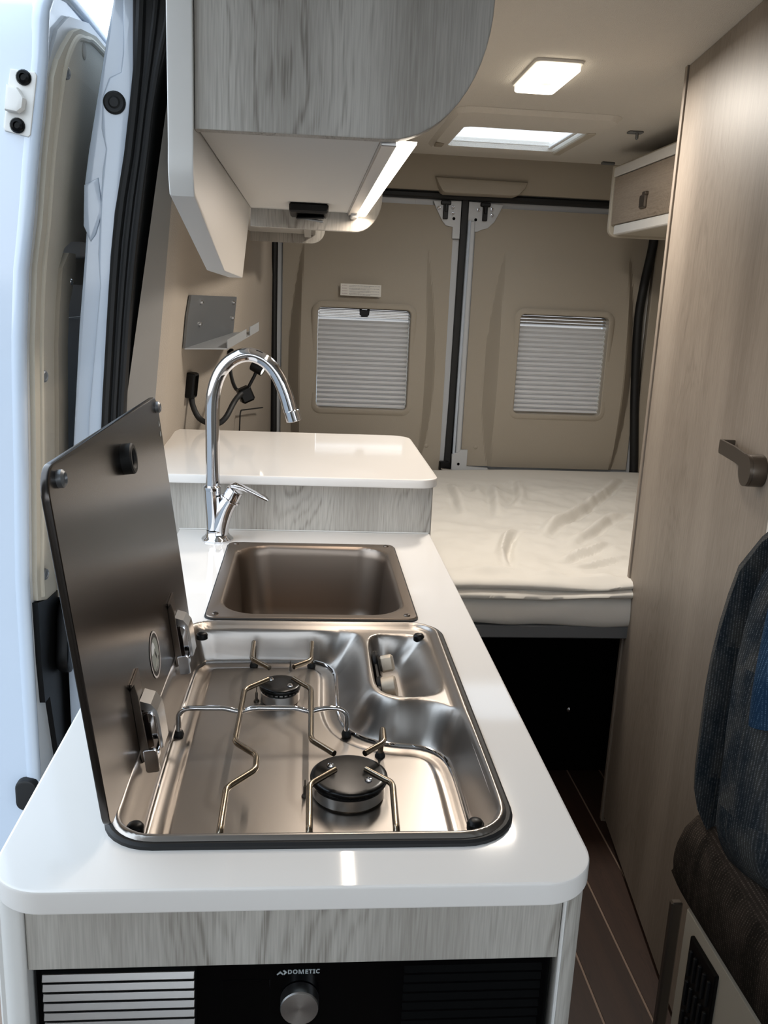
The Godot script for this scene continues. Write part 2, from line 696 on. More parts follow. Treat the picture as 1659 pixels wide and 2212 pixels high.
# ---------------------------------------------------------------- the van's shell
func build_shell() -> void:
	# floor: dark underlay that shows as pale joints, planks laid on it
	var fl := thing("floor", "dark brown wood plank floor with pale joints in the aisle", "floor", Vector3(0.6, 0, -1.2), "", true)
	part("underlay", Sh.new().box(Vector3(0.5, -0.0255, -1.2), Vector3(2.3, 0.05, 4.9), 0.001), M.groove, fl)
	for i in 15:
		var x0 := 0.205 + 0.1 * i
		part("plank", Sh.new().box(Vector3(x0 + 0.05, -0.004, -1.2), Vector3(0.0952, 0.01, 4.8), 0.0006), M.plank[(i * 7 + 1) % 4], fl)
	solo("ground", Sh.new().box(Vector3(0, -0.52, -1), Vector3(40, 0.1, 40), 0.001), M.ground, "pale grey ground outside the van beyond the open sliding door", "ground", Vector3(0, -0.5, -1), "", true)
	# ceiling with the opening of the roof hatch
	var ce := Sh.new()
	var y0 := 1.89
	for b in [[-0.40, 0.46, -1.86, 1.3], [-0.35, 0.46, -3.66, -1.86], [0.825, 1.66, -3.66, 1.3], [0.46, 0.825, -2.80, 1.3], [0.46, 0.825, -3.66, -3.15]]:
		ce.box(Vector3((b[0] + b[1]) / 2, y0 + 0.007, (b[2] + b[3]) / 2), Vector3(b[1] - b[0], 0.014, b[3] - b[2]), 0.0002)
	solo("ceiling", ce, M.headliner, "beige fabric ceiling of the camper van", "ceiling", Vector3(0.5, y0, -1.2), "", true)
	# right side of the body and the front, behind the camera
	solo("wall_right", Sh.new().box(Vector3(1.56, 0.9, -1.73), Vector3(0.06, 2.0, 3.84), 0.002).box(Vector3(1.56, 0.42, 0.74), Vector3(0.06, 1.04, 1.1), 0.002).box(Vector3(1.56, 1.82, 0.74), Vector3(0.06, 0.16, 1.1), 0.002), M.lining, "beige side wall behind the wardrobe and the seat", "wall", Vector3(1.56, 0, -1.2), "", true)
	var wf := thing("wall_front", "front end of the van with the windscreen opening", "wall", Vector3(0.5, 0, 1.25), "", true)
	part("dashboard", Sh.new().box(Vector3(0.5, 0.42, 1.25), Vector3(2.2, 0.9, 0.06)), M.beige, wf)
	part("roof_panel", Sh.new().box(Vector3(0.5, 1.85, 1.25), Vector3(2.2, 0.1, 0.06)), M.headliner, wf)
	part("windscreen", Sh.new().box(Vector3(0.5, 1.335, 1.25), Vector3(2.1, 0.92, 0.006)), M.glass, wf)
	# left side ahead of the door opening (behind the camera's left shoulder)
	solo("wall_left_front", Sh.new().prism(rr(-0.42, -0.05, 1.3, 0.94, [0.0, 0.0, 0.0, 0.0]), -0.50, -0.42, ZY).prism(rr(-0.42, 0.94, 0.15, 1.9, [0.0, 0.0, 0.0, 0.0]), -0.50, -0.42, ZY).prism(rr(0.15, 1.72, 1.3, 1.9, [0.0, 0.0, 0.0, 0.0]), -0.50, -0.42, ZY), M.lining, "side wall ahead of the sliding door opening", "wall", Vector3(-0.46, 0, 0.4), "", true)
	# left side behind the opening: white jamb, black seal, grey trim, beige lining
	var wl := thing("wall_left", "side wall behind the sliding door opening with white jamb and black seal", "wall", Vector3(-0.35, 0, -1.9), "", true)
	var jl := [[1.95, -0.36], [1.865, -0.369], [1.771, -0.389], [1.607, -0.422], [1.535, -0.434], [1.522, -0.426], [1.511, -0.427], [1.411, -0.437], [1.283, -0.452], [1.048, -0.473], [0.6, -0.504], [0.42, -0.504], [-0.1, -0.5]]
	var bl := [[1.95, -0.33], [1.868, -0.332], [1.75, -0.335], [1.628, -0.349], [1.5, -0.375], [1.413, -0.386], [1.216, -0.403], [1.089, -0.414], [0.6, -0.44], [-0.1, -0.45]]
	var kl := [[1.95, -0.24], [1.874, -0.249], [1.715, -0.292], [1.416, -0.334], [1.289, -0.349], [1.112, -0.365], [0.6, -0.39], [-0.1, -0.4]]
	var o := PackedVector2Array()
	for e in jl:
		o.append(Vector2(e[1], e[0]))
	for i in range(bl.size() - 1, -1, -1):
		o.append(Vector2(bl[i][1] + 0.012, bl[i][0]))
	part("door_jamb", Sh.new().prism(o, -1.95, -1.80, XY, 0.006), M.paint, wl)
	# the jamb's pressed flange, a raised second skin along the seal
	o = pv([[-0.347, 1.93], [-0.352, 1.78], [-0.357, 1.745], [-0.378, 1.735], [-0.392, 1.70], [-0.395, 1.645], [-0.388, 1.61], [-0.396, 1.57], [-0.4, 1.52], [-0.409, 1.42], [-0.407, 1.36], [-0.42, 1.25], [-0.438, 1.1], [-0.46, 0.6], [-0.46, 0.1]])
	for i in range(bl.size() - 1, -1, -1):
		o.append(Vector2(bl[i][1] + 0.004, bl[i][0] - (0.02 if i == 0 else 0.0)))
	part("jamb_flange", Sh.new().prism(o, -1.81, -1.792, XY, 0.004), M.paint, wl)
	o = pv([[-0.432, 1.545], [-0.404, 1.56], [-0.397, 1.50], [-0.412, 1.455], [-0.423, 1.44], [-0.436, 1.47]])
	part("jamb_rib", Sh.new().prism(o, -1.812, -1.795, XY, 0.006), M.paint, wl)
	o = PackedVector2Array()
	for e in bl:
		o.append(Vector2(e[1], e[0]))
	for i in range(kl.size() - 1, -1, -1):
		o.append(Vector2(kl[i][1], kl[i][0]))
	var seal := part("door_seal", Sh.new().prism(o, -1.92, -1.79, XY, 0.004), M.rubber, wl)
	for f in [0.2, 0.55, 0.85]:
		var path := PackedVector3Array()
		for k in 25:
			var y := 0.05 + 1.86 * k / 24.0
			var xa := bend(y, [-0.1, 0.6, 1.089, 1.216, 1.413, 1.5, 1.628, 1.75, 1.868, 1.95], [-0.45, -0.44, -0.414, -0.403, -0.386, -0.375, -0.349, -0.335, -0.332, -0.33])
			var xb := bend(y, [-0.1, 0.6, 1.112, 1.289, 1.416, 1.715, 1.874, 1.95], [-0.4, -0.39, -0.365, -0.349, -0.334, -0.292, -0.249, -0.24])
			path.append(Vector3(lerpf(xa, xb, f), y, -1.789))
		part("seal_lip", Sh.new().tube(path, 0.009 if f < 0.3 else 0.006, 8), M.rubber, seal)
	part("hole_plug", Sh.new().lathe([Vector2(0.0205, 0), Vector2(0.0205, 0.003), Vector2(0.017, 0.006), Vector2(0.011, 0.0045), Vector2(0.008, 0.007), Vector2(0, 0.007)], turned(Vector3(0, 0, 1), Vector3(-0.369, 1.691, -1.792)), 28), M.rubber, wl)
	# lining: rows from the seal to the rear corner
	var cols := [[-1.80, -0.338, 0.16], [-1.84, -0.318, 0.12], [-1.87, -0.302, 0.1], [-1.90, -0.289, 0.1], [-1.93, -0.287, 0.1], [-2.17, -0.297, 0.1], [-2.40, -0.256, 0.1], [-2.60, -0.216, 0.1], [-2.68, -0.207, 0.09], [-2.85, -0.2, 0.09], [-3.1, -0.165, 0.06], [-3.4, -0.148, 0.02], [-3.575, -0.147, 0.0]]
	var rows: Array = []
	for j in 30:
		var y := -0.05 + 1.95 * j / 29.0
		var r := PackedVector3Array()
		for c in cols:
			r.append(Vector3(c[1] + c[2] * (y - 1.3) - 0.012 * exp(-pow((y - 1.53) / 0.03, 2.0)) * smoothstep(-2.0, -2.3, c[0]), y, c[0]))
		rows.append(r)
	var trim_rows: Array = []
	var wall_rows: Array = []
	for r in rows:
		trim_rows.append(r.slice(0, 3))
		wall_rows.append(r.slice(2))
	part("pillar_trim", Sh.new().sheet(trim_rows, Vector3(0.2, 0, 1)), M.pillar, wl, 25.0)
	part("lining", Sh.new().sheet(wall_rows, Vector3(1, 0, 0.2)), M.lining, wl, 25.0)
	var sk: Array = []
	for z in [-1.95, -3.66]:
		var r := PackedVector3Array()
		for e in jl:
			r.append(Vector3(e[1] + 0.004, e[0], z))
		sk.append(r)
	part("outer_skin", Sh.new().sheet(sk, Vector3(-1, 0, 0)), M.paint, wl)
	# small access flap low on the rear corner of the lining
	part("access_flap", Sh.new().tube(fillet([[-0.219, 0.85, -2.82], [-0.213, 0.993, -2.81], [-0.158, 0.965, -3.12]], 0.02), 0.0025, 6), M.rubber, wl)


# ---------------------------------------------------------------- the two rear doors
func door_relief(x: float, y: float, c: float, hw: float) -> float:
	# raised middle field whose flanks taper to points above and below
	var k := clampf((y - 0.66) / 0.91, 0.0, 1.0)
	var q := pow(sin(PI * pow(k, 0.85)), 0.9)
	var e := absf(x - c) - hw + 0.012 * (1.0 - q)
	return 0.058 * q * (1.0 - clampf(e / (0.004 + 0.042 * q), 0.0, 1.0))


func door_panel(x0: float, x1: float, ya: float, yb: float, c: float, hw: float, win: Array, z: float) -> Sh:
	var s := Sh.new()
	var xs: Array = []
	var ys: Array = []
	for i in 97:
		xs.append(lerpf(x0, x1, i / 96.0))
	for j in 53:
		ys.append(lerpf(ya, yb, j / 52.0))
	# let the grid follow the window's edge
	for e in [win[0], win[2]]:
		var best := 1
		for i in xs.size():
			if absf(xs[i] - e) < absf(xs[best] - e):
				best = i
		xs[best] = e
	for e in [win[1], win[3]]:
		var best := 1
		for i in ys.size():
			if absf(ys[i] - e) < absf(ys[best] - e):
				best = i
		ys[best] = e
	var f := func(x: float, y: float) -> Vector3:
		return Vector3(x, y, z + door_relief(x, y, c, hw))
	for j in ys.size() - 1:
		for i in xs.size() - 1:
			var mx: float = (xs[i] + xs[i + 1]) / 2
			var my: float = (ys[j] + ys[j + 1]) / 2
			if mx > win[0] and mx < win[2] and my > win[1] and my < win[3]:
				continue
			s.q(f.call(xs[i], ys[j]), f.call(xs[i + 1], ys[j]), f.call(xs[i + 1], ys[j + 1]), f.call(xs[i], ys[j + 1]), Vector3(0, 0, 1))
	return s


func frame_ring(x0: float, y0: float, x1: float, y1: float, r: float, w: float, z0: float, z1: float) -> Sh:
	# rounded frame: outer slope up to z1, inner wall back to z0
	var s := Sh.new()
	var rings: Array = []
	for l in [[-w, z1 - 0.007], [-w * 0.6, z1 - 0.001], [0.0, z1 - 0.001], [0.003, z1 - 0.004], [0.005, z0]]:
		var ring := PackedVector3Array()
		var d: float = l[0]
		for p in rr(x0 + d, y0 + d, x1 - d, y1 - d, [r - d, r - d, r - d, r - d], 6):
			ring.append(Vector3(p.x, p.y, l[1]))
		rings.append(ring)
	return s.loft(rings, Vector3(0, 0, 1))


func pleated(x0: float, x1: float, ya: float, yb: float, z: float, n: int) -> Sh:
	var rows: Array = []
	for j in n * 2 + 1:
		var y := lerpf(ya, yb, j / float(n * 2))
		var zz := z + (0.011 if j % 2 == 0 else -0.011)
		rows.append(PackedVector3Array([Vector3(x0, y, zz), Vector3(x1, y, zz)]))
	return Sh.new().sheet(rows, Vector3(0, 0, 1))


func rear_door(called: String, label: String, x0: float, x1: float, c: float, hw: float, win: Array, side: float, pull: bool) -> void:
	var z := -3.58
	var d := thing(called, label, "door", Vector3((x0 + x1) / 2, 0.5, z), "", true)
	# painted steel leaf with the window's hole
	var b := Sh.new()
	for e in [[x0, win[0], 0.5, 1.745], [win[2], x1, 0.5, 1.745], [win[0], win[2], 0.5, win[1]], [win[0], win[2], win[3], 1.745]]:
		b.box(Vector3((e[0] + e[1]) / 2, (e[2] + e[3]) / 2, z - 0.028), Vector3(e[1] - e[0], e[3] - e[2], 0.04), 0.0004)
	part("leaf", b, M.paint_grey, d)
	var px0 := x0 + (0.02 if side > 0.0 else 0.035)
	var px1 := x1 - (0.035 if side > 0.0 else 0.02)
	if side > 0.0:
		px1 = x1 - 0.028
	part("trim_panel", door_panel(px0, px1, 0.69 if side < 0.0 else 0.66, 1.722, c, hw, win, z + 0.004), M.beige, d, 22.0)
	var zi := z + 0.058
	part("window_frame", frame_ring(win[0], win[1], win[2], win[3], 0.022, 0.02, z - 0.012, zi + 0.003), M.beige, d)
	part("window_pane", Sh.new().box(Vector3((win[0] + win[2]) / 2, (win[1] + win[3]) / 2, z - 0.03), Vector3(win[2] - win[0], win[3] - win[1], 0.004), 0.001), M.glass, d)
	var bx0: float = win[0] + 0.006
	var bx1: float = win[2] - 0.006
	var bl := part("pleated_blind", pleated(bx0, bx1, win[1] + 0.012, win[3] - 0.05, z + 0.02, 18), M.blind, d, 5.0)
	var yt: float = win[3]
	for k in 3:
		part("head_rail", Sh.new().box(Vector3((bx0 + bx1) / 2, yt - 0.0135 - 0.0125 * k, z + 0.021), Vector3(bx1 - bx0, 0.0095, 0.012), 0.003), M.alu, bl)
	part("bottom_rail", Sh.new().box(Vector3((bx0 + bx1) / 2, win[1] + 0.0085, z + 0.02), Vector3(bx1 - bx0, 0.008, 0.012), 0.002), M.alu, bl)
	part("shadow_gap", Sh.new().box(Vector3((bx0 + bx1) / 2, yt - 0.003, z + 0.018), Vector3(bx1 - bx0, 0.007, 0.02), 0.001), M.black_matte, bl)
	if pull:
		var xc: float = (bx0 + bx1) / 2 + 0.001
		part("pull_tab", Sh.new().prism(pv([[xc - 0.021, yt - 0.004], [xc - 0.018, yt - 0.028], [xc - 0.012, yt - 0.034], [xc + 0.012, yt - 0.034], [xc + 0.018, yt - 0.028], [xc + 0.021, yt - 0.004], [xc + 0.012, yt - 0.006], [xc + 0.007, yt - 0.011], [xc - 0.007, yt - 0.011], [xc - 0.012, yt - 0.006]]), z + 0.026, z + 0.036, XY, 0.0015), M.black, bl)
	for sc in [[px0 + 0.06, 0.77], [px1 - 0.06, 0.77], [px0 + 0.05, 1.66]]:
		part("trim_clip", Sh.new().lathe([Vector2(0.009, 0), Vector2(0.009, 0.001), Vector2(0.006, 0.003), Vector2(0, 0.003)], turned(Vector3(0, 0, 1), Vector3(sc[0], sc[1], z + 0.004)), 14), M.beige, d)
	# bare metal corner with latch claw and screws at the top of the seam
	var xs: float = x1 - 0.002 if side > 0.0 else x0 + 0.002
	var m := -1.0 if side > 0.0 else 1.0
	var pl := pv([[xs, 1.742], [xs + m * 0.112, 1.738], [xs + m * 0.096, 1.705], [xs + m * 0.075, 1.668], [xs + m * 0.058, 1.648], [xs + m * 0.03, 1.643], [xs + m * 0.03, 1.6], [xs, 1.6]])
	if side < 0.0:
		pl = pv([[xs, 1.742], [xs + m * 0.137, 1.736], [xs + m * 0.128, 1.715], [xs + m * 0.105, 1.67], [xs + m * 0.08, 1.645], [xs + m * 0.055, 1.638], [xs + m * 0.04, 1.63], [xs, 1.63]])
	var cp := part("latch_plate", Sh.new().prism(pl, z, z + 0.012, XY, 0.002), M.paint_grey, d)
	var xl := xs + m * (0.062 if side > 0.0 else 0.064)
	var zl := z + 0.012
	part("latch_claw", Sh.new().box(Vector3(xl, 1.70, zl + 0.006), Vector3(0.019, 0.058, 0.014), 0.002).box(Vector3(xl, 1.732, zl + 0.006), Vector3(0.04, 0.016, 0.012), 0.003).box(Vector3(xl, 1.712, zl + 0.014), Vector3(0.01, 0.03, 0.006), 0.002), M.black, cp)
	for e in [[-0.026, 1.712], [0.028, 1.716], [0.029, 1.694]]:
		part("screw", screw(0.0075, Vector3(xl + e[0], e[1], zl), Vector3(0, 0, 1), 0.005), M.chrome, cp)
	part("plate_hole", Sh.new().lathe([Vector2(0.006, 0), Vector2(0.0045, 0.0006), Vector2(0, 0.0006)], turned(Vector3(0, 0, 1), Vector3(xl + (0.035 if side > 0.0 else -0.034), 1.675, zl)), 12), M.black_matte, cp)


func build_rear_doors() -> void:
	# end frame round the doors
	var wr := thing("wall_rear", "beige header and corner trim round the rear doors", "wall", Vector3(0.62, 0, -3.6), "", true)
	part("header", Sh.new().prism(pv([[-3.63, 1.9], [-3.46, 1.9], [-3.465, 1.86], [-3.50, 1.80], [-3.53, 1.772], [-3.63, 1.772]]), -0.32, 1.6, ZY, 0.004), M.beige, wr)
	part("latch_cover", Sh.new().prism(pv([[0.463, 1.815], [0.822, 1.813], [0.814, 1.79], [0.79, 1.765], [0.776, 1.76], [0.505, 1.758], [0.494, 1.763], [0.478, 1.785]]), -3.56, -3.475, XY, 0.01), M.beige, wr)
	part("corner_trim", Sh.new().box(Vector3(-0.235, 0.93, -3.61), Vector3(0.2, 1.9, 0.06), 0.004), M.beige, wr)
	part("corner_trim", Sh.new().box(Vector3(1.49, 0.93, -3.6), Vector3(0.2, 1.9, 0.06), 0.004), M.beige, wr)
	part("door_seal", Sh.new().box(Vector3(0.62, 1.757, -3.572), Vector3(1.6, 0.024, 0.05), 0.006), M.rubber, wr)
	part("door_seal", Sh.new().tube(smooth3([[-0.142, 1.75, -3.566], [-0.141, 1.5, -3.562], [-0.137, 1.1, -3.562], [-0.134, 0.8, -3.562], [-0.133, 0.5, -3.562]]), 0.0115, 10), M.rubber, wr)
	part("door_seal", Sh.new().tube(smooth3([[1.36, 1.75, -3.565], [1.372, 1.63, -3.565], [1.352, 1.45, -3.565], [1.345, 1.3, -3.565], [1.365, 1.0, -3.565], [1.395, 0.7, -3.565], [1.4, 0.5, -3.565]]), 0.018, 10), M.rubber, wr)
	part("seam_seal", Sh.new().prism(pv([[0.586, 1.76], [0.612, 1.76], [0.6075, 0.95], [0.6, 0.5], [0.572, 0.5], [0.582, 0.95]]), -3.6, -3.566, XY, 0.004), M.rubber, wr)
	for e in [[-0.16, 0.1], [0.6, 0.1], [1.39, 0.12]]:
		part("gap_strip", Sh.new().box(Vector3(e[0], 0.95, -3.635), Vector3(e[1], 1.8, 0.01), 0.001), M.black_matte, wr)
	part("threshold", Sh.new().box(Vector3(0.62, 0.4, -3.61), Vector3(1.7, 0.8, 0.04)), M.black_matte, wr)
	part("back_plate", Sh.new().box(Vector3(0.62, 0.25, -3.63), Vector3(2.0, 0.55, 0.03)), M.rubber, wr)
	rear_door("door_1", "rear door with beige trim, pleated blind and white notice sticker", -0.128, 0.586, 0.216, 0.252, [0.03, 0.917, 0.404, 1.32], 1.0, true)
	rear_door("door_2", "rear door with beige trim and pleated blind, above the bed", 0.612, 1.385, 1.03, 0.265, [0.84, 0.92, 1.212, 1.325], -1.0, false)
	# metal edge strip of the second door along the seam, and the lower latch
	var st := solo("trim_1", Sh.new().box(Vector3(0.632, 1.17, -3.566), Vector3(0.02, 1.0, 0.014), 0.004), M.paint_grey, "bare grey metal edge along the seam between the rear doors", "trim", Vector3(0.632, 0.67, -3.566), "", true)
	part("edge_bead", Sh.new().tube(pw([[0.619, 1.67, -3.562], [0.613, 0.72, -3.562]]), 0.006, 8), M.paint, st)
	var la := thing("door_latch", "small black latch with chrome striker low on the rear door seam", "latch", Vector3(0.575, 0.68, -3.55))
	part("housing", Sh.new().box(Vector3(0.575, 0.69, -3.556), Vector3(0.042, 0.04, 0.03), 0.004), M.black, la)
	part("striker", Sh.new().tube(fillet([[0.562, 0.682, -3.54], [0.562, 0.682, -3.522], [0.6, 0.68, -3.522], [0.6, 0.68, -3.545]], 0.008), 0.0045, 8), M.chrome, la)
	var kp := thing("corner_bracket", "grey metal bottom corner piece of the rear door beside the latch", "bracket", Vector3(0.66, 0.66, -3.56))
	part("plate", Sh.new().prism(pv([[0.605, 0.74], [0.632, 0.75], [0.64, 0.76], [0.67, 0.76], [0.67, 0.69], [0.76, 0.685], [0.76, 0.62], [0.605, 0.62]]), -3.572, -3.552, XY, 0.003), M.paint_grey, kp)
	part("bolt_hole", Sh.new().lathe([Vector2(0.006, 0), Vector2(0.005, 0.001), Vector2(0, 0.001)], turned(Vector3(0, 0, 1), Vector3(0.634, 0.7, -3.552)), 12), M.black_matte, kp)
	# the notice above the blind: four rows of print too small to read
	var img := Image.create(256, 80, false, Image.FORMAT_RGB8)
	img.fill(Color(0.84, 0.83, 0.8))
	var rng := RandomNumberGenerator.new()
	rng.seed = 4
	for row in 4:
		for l in 2:
			var y := 10 + row * 18 + l * 7
			var x := 56
			while x < 244 - (60 if l == 1 else 0):
				var w := rng.randi_range(2, 7)
				img.fill_rect(Rect2i(x, y, w, 3), Color(0.42, 0.42, 0.42).lerp(Color(0.62, 0.62, 0.62), rng.randf()))
				x += w + 2
		var x2 := 10
		while x2 < 40:
			var w := rng.randi_range(3, 6)
			img.fill_rect(Rect2i(x2, 11 + row * 18, w, 3), Color(0.6, 0.5, 0.52))
			x2 += w + 2
	var sm := mat(Color.WHITE, 0.6)
	sm.albedo_texture = ImageTexture.create_from_image(img)
	var zs := -3.576 + 0.058 + 0.0018
	var ss := Sh.new().plate_uv(Vector3(0.119, 1.409, zs), Vector3(0.278, 1.409, zs), Vector3(0.278, 1.364, zs), Vector3(0.119, 1.364, zs), Vector3(0, 0, 1))
	ss.box(Vector3(0.1985, 1.3865, zs - 0.0006), Vector3(0.159, 0.045, 0.0008), 0.0001)
	solo("notice_sticker", ss, sm, "small white sticker with lines of fine print above the blind", "sticker", Vector3(0.198, 1.386, zs))


# ---------------------------------------------------------------- the open sliding door, outside
func build_sliding_door() -> void:
	var ys := [0.26, 0.8, 1.03, 1.245, 1.39, 1.46, 1.576, 1.69, 1.735, 1.81, 2.0]
	var xs := [-0.52, -0.52, -0.51, -0.502, -0.49, -0.478, -0.464, -0.446, -0.44, -0.436, -0.41]
	var fx := func(y: float) -> float: return bend(y, ys, xs)
	var d := thing("door_3", "open sliding door with white edge and beige inner trim, outside the opening", "door", Vector3(-0.55, 0.1, -2.0), "", true)
	# outline of the leaf in (z, y), cut in short steps so that it can follow the body's curve
	var band := func(pts: Array, x0: float, x1: float, bev: float) -> Sh:
		var s := Sh.new()
		var knots: Array = [-1.0] + ys + [3.0]
		for k in knots.size() - 1:
			for pl in Geometry2D.intersect_polygons(pv(pts), rr(-5.0, knots[k], 0.0, knots[k + 1], [0.0, 0.0, 0.0, 0.0])):
				s.prism(pl, x0, x1, ZY, 0.0)
		return s.shear_x(fx)
	var lf: Array = []
	for k in 16:
		lf.append([-1.63, 0.1 + 1.66 * k / 15.0])
	lf.append_array([[-1.635, 1.80], [-1.66, 1.835], [-1.70, 1.857], [-1.76, 1.87], [-3.0, 1.875]])
	for k in range(15, -1, -1):
		lf.append([-3.0, 0.1 + 1.66 * k / 15.0])
	part("leaf", band.call(lf, -0.14, -0.012, 0.008), M.paint, d, 30.0)
	var er := PackedVector3Array()
	for k in 30:
		var y := 0.12 + 1.66 * k / 29.0
		er.append(Vector3(fx.call(y) - 0.018, y, -1.642))
	for e in [[-1.646, 1.80], [-1.668, 1.83], [-1.705, 1.85], [-1.765, 1.86], [-1.9, 1.862], [-2.9, 1.862]]:
		er.append(Vector3(fx.call(e[1]) - 0.018, e[1], e[0]))
	part("edge_roll", Sh.new().tube(er, 0.015, 14), M.paint, d)
	# weather strip step between the edge and the inner trim
	var gs: Array = []
	for k in 14:
		gs.append([-1.640, 0.3 + 1.35 * k / 13.0])
	gs.append_array([[-1.645, 1.715], [-1.70, 1.785], [-1.77, 1.825], [-1.90, 1.85], [-2.9, 1.85], [-2.9, 0.3]])
	part("weather_strip", band.call(gs, -0.02, -0.005, 0.002), M.paint_grey, d, 50.0)
	# beige inner trim round the window
	var tr: Array = []
	for k in 10:
		tr.append([-1.664, 0.757 + 0.88 * k / 9.0])
	tr.append_array([[-1.656, 1.70], [-1.674, 1.731], [-1.712, 1.762], [-1.768, 1.80], [-1.816, 1.818], [-1.93, 1.835], [-2.9, 1.835], [-2.9, 1.45], [-1.984, 1.449], [-1.869, 1.443], [-1.825, 1.429], [-1.802, 1.389], [-1.796, 1.336], [-1.79, 1.1], [-1.785, 0.735], [-1.735, 0.735]])
	part("inner_trim", band.call(tr, -0.01, 0.004, 0.004), M.beige_pale, d, 50.0)
	var bead := PackedVector3Array()
	for e in smooth2([[-1.69, 0.757], [-1.7, 1.13], [-1.697, 1.47], [-1.696, 1.608], [-1.704, 1.70], [-1.727, 1.747], [-1.787, 1.793], [-1.854, 1.81], [-1.95, 1.82], [-2.4, 1.822], [-2.85, 1.822]], 5, false):
		bead.append(Vector3(fx.call(e.y) + 0.004, e.y, e.x))
	part("trim_bead", Sh.new().tube(bead, 0.006, 8), M.beige_pale, d)
	for e in [[-1.717, 1.721], [-1.712, 1.189], [-1.708, 0.797]]:
		part("rivet", Sh.new().lathe([Vector2(0.012, -0.002), Vector2(0.011, 0.003), Vector2(0.008, 0.005), Vector2(0.006, 0.003), Vector2(0, 0.003)], turned(Vector3(1, 0, 0.25), Vector3(fx.call(e[1]) + 0.006, e[1], e[0])), 16), M.bracket, d)
	part("trim_slot", Sh.new().lathe([Vector2(0.016, 0), Vector2(0.014, 0.0012), Vector2(0, 0.0012)], turned(Vector3(1, 0, 0), Vector3(fx.call(1.788) + 0.004, 1.788, -1.844)), 18), M.beige, d)
	# grab bar between trim and window with its rounded head
	var gb: Array = []
	for k in 8:
		gb.append([-1.79, 0.72 + 0.6 * k / 7.0])
	gb.append_array([[-1.80, 1.39], [-1.83, 1.42], [-1.88, 1.42], [-1.90, 1.40], [-1.875, 1.34]])
	for k in range(7, -1, -1):
		gb.append([-1.86, 0.72 + 0.6 * k / 7.0])
	var bar := part("grab_bar", band.call(gb, -0.012, 0.012, 0.006), M.beige, d, 50.0)
	part("bar_screw", screw(0.006, Vector3(fx.call(1.365) + 0.012, 1.365, -1.865), Vector3(1, 0, 0.1), 0.003), M.chrome, bar)
	var wn := [[-1.86, 0.72], [-1.86, 1.336], [-1.9, 1.41], [-2.9, 1.45], [-2.9, 0.72]]
	part("window_pane", band.call(wn, -0.03, -0.022, 0.001), M.dark_glass, d, 50.0)
	part("blind_cassette", band.call([[-2.9, 1.36], [-1.87, 1.36], [-1.9, 1.41], [-2.9, 1.45]], -0.022, 0.002, 0.0), M.beige, d)
	for k in 3:
		part("blind_fold", Sh.new().box(Vector3(-0.508, 1.335 - 0.022 * k, -2.4), Vector3(0.012, 0.006, 1.0), 0.002), M.bracket, d)
	# black lower moulding with the inside handle
	part("lower_trim", band.call([[-1.655, 0.756], [-1.72, 0.74], [-1.79, 0.735], [-2.9, 0.735], [-2.9, 0.3], [-1.76, 0.3], [-1.70, 0.536], [-1.668, 0.538], [-1.658, 0.63]], -0.01, 0.006, 0.003), M.black, d, 50.0)
	var hd := part("inner_handle", Sh.new().prism(smooth2([[-1.762, 0.70], [-1.80, 0.715], [-1.95, 0.70], [-1.95, 0.66], [-1.85, 0.665], [-1.81, 0.62], [-1.80, 0.575], [-1.765, 0.56], [-1.735, 0.59], [-1.745, 0.64]], 3), -0.51, -0.485, ZY, 0.006), M.black, d)
	part("handle_screw", screw(0.006, Vector3(-0.485, 0.60, -1.79), Vector3(1, 0, 0), 0.003), M.black_gloss, hd)
	# guide plate with its nose on the door's front edge
	var gp := thing("guide_plate", "white guide plate with two black screws on the sliding door edge", "bracket", Vector3(-0.485, 1.65, -1.628))
	part("plate", Sh.new().prism(pv([[-0.503, 1.703], [-0.463, 1.70], [-0.460, 1.695], [-0.475, 1.602], [-0.479, 1.598], [-0.517, 1.606], [-0.519, 1.612]]), -1.632, -1.6245, XY, 0.0025), M.satin_white, gp)
	part("nose", Sh.new().prism(pv([[-0.506, 1.676], [-0.488, 1.672], [-0.478, 1.656], [-0.481, 1.64], [-0.49, 1.633], [-0.511, 1.636]]), -1.628, -1.606, XY, 0.006), M.satin_white, gp)
	part("screw", screw(0.0125, Vector3(-0.481, 1.690, -1.6245), Vector3(0, 0, 1), 0.007), M.black_gloss, gp)
	part("screw", screw(0.0125, Vector3(-0.495, 1.615, -1.6245), Vector3(0, 0, 1), 0.007), M.black_gloss, gp)
	solo("rubber_buffer", Sh.new().prism(rr(-0.566, 0.327, -0.524, 0.394, [0.018, 0.02, 0.018, 0.018]), -1.636, -1.612, XY, 0.005), M.rubber, "oval black rubber buffer low on the sliding door edge", "buffer", Vector3(-0.545, 0.36, -1.63))


# ---------------------------------------------------------------- kitchen block
const HOB_HOLE := [-0.158, -1.172, 0.184, -0.672]
const SINK_HOLE := [-0.128, -1.580, 0.158, -1.212]


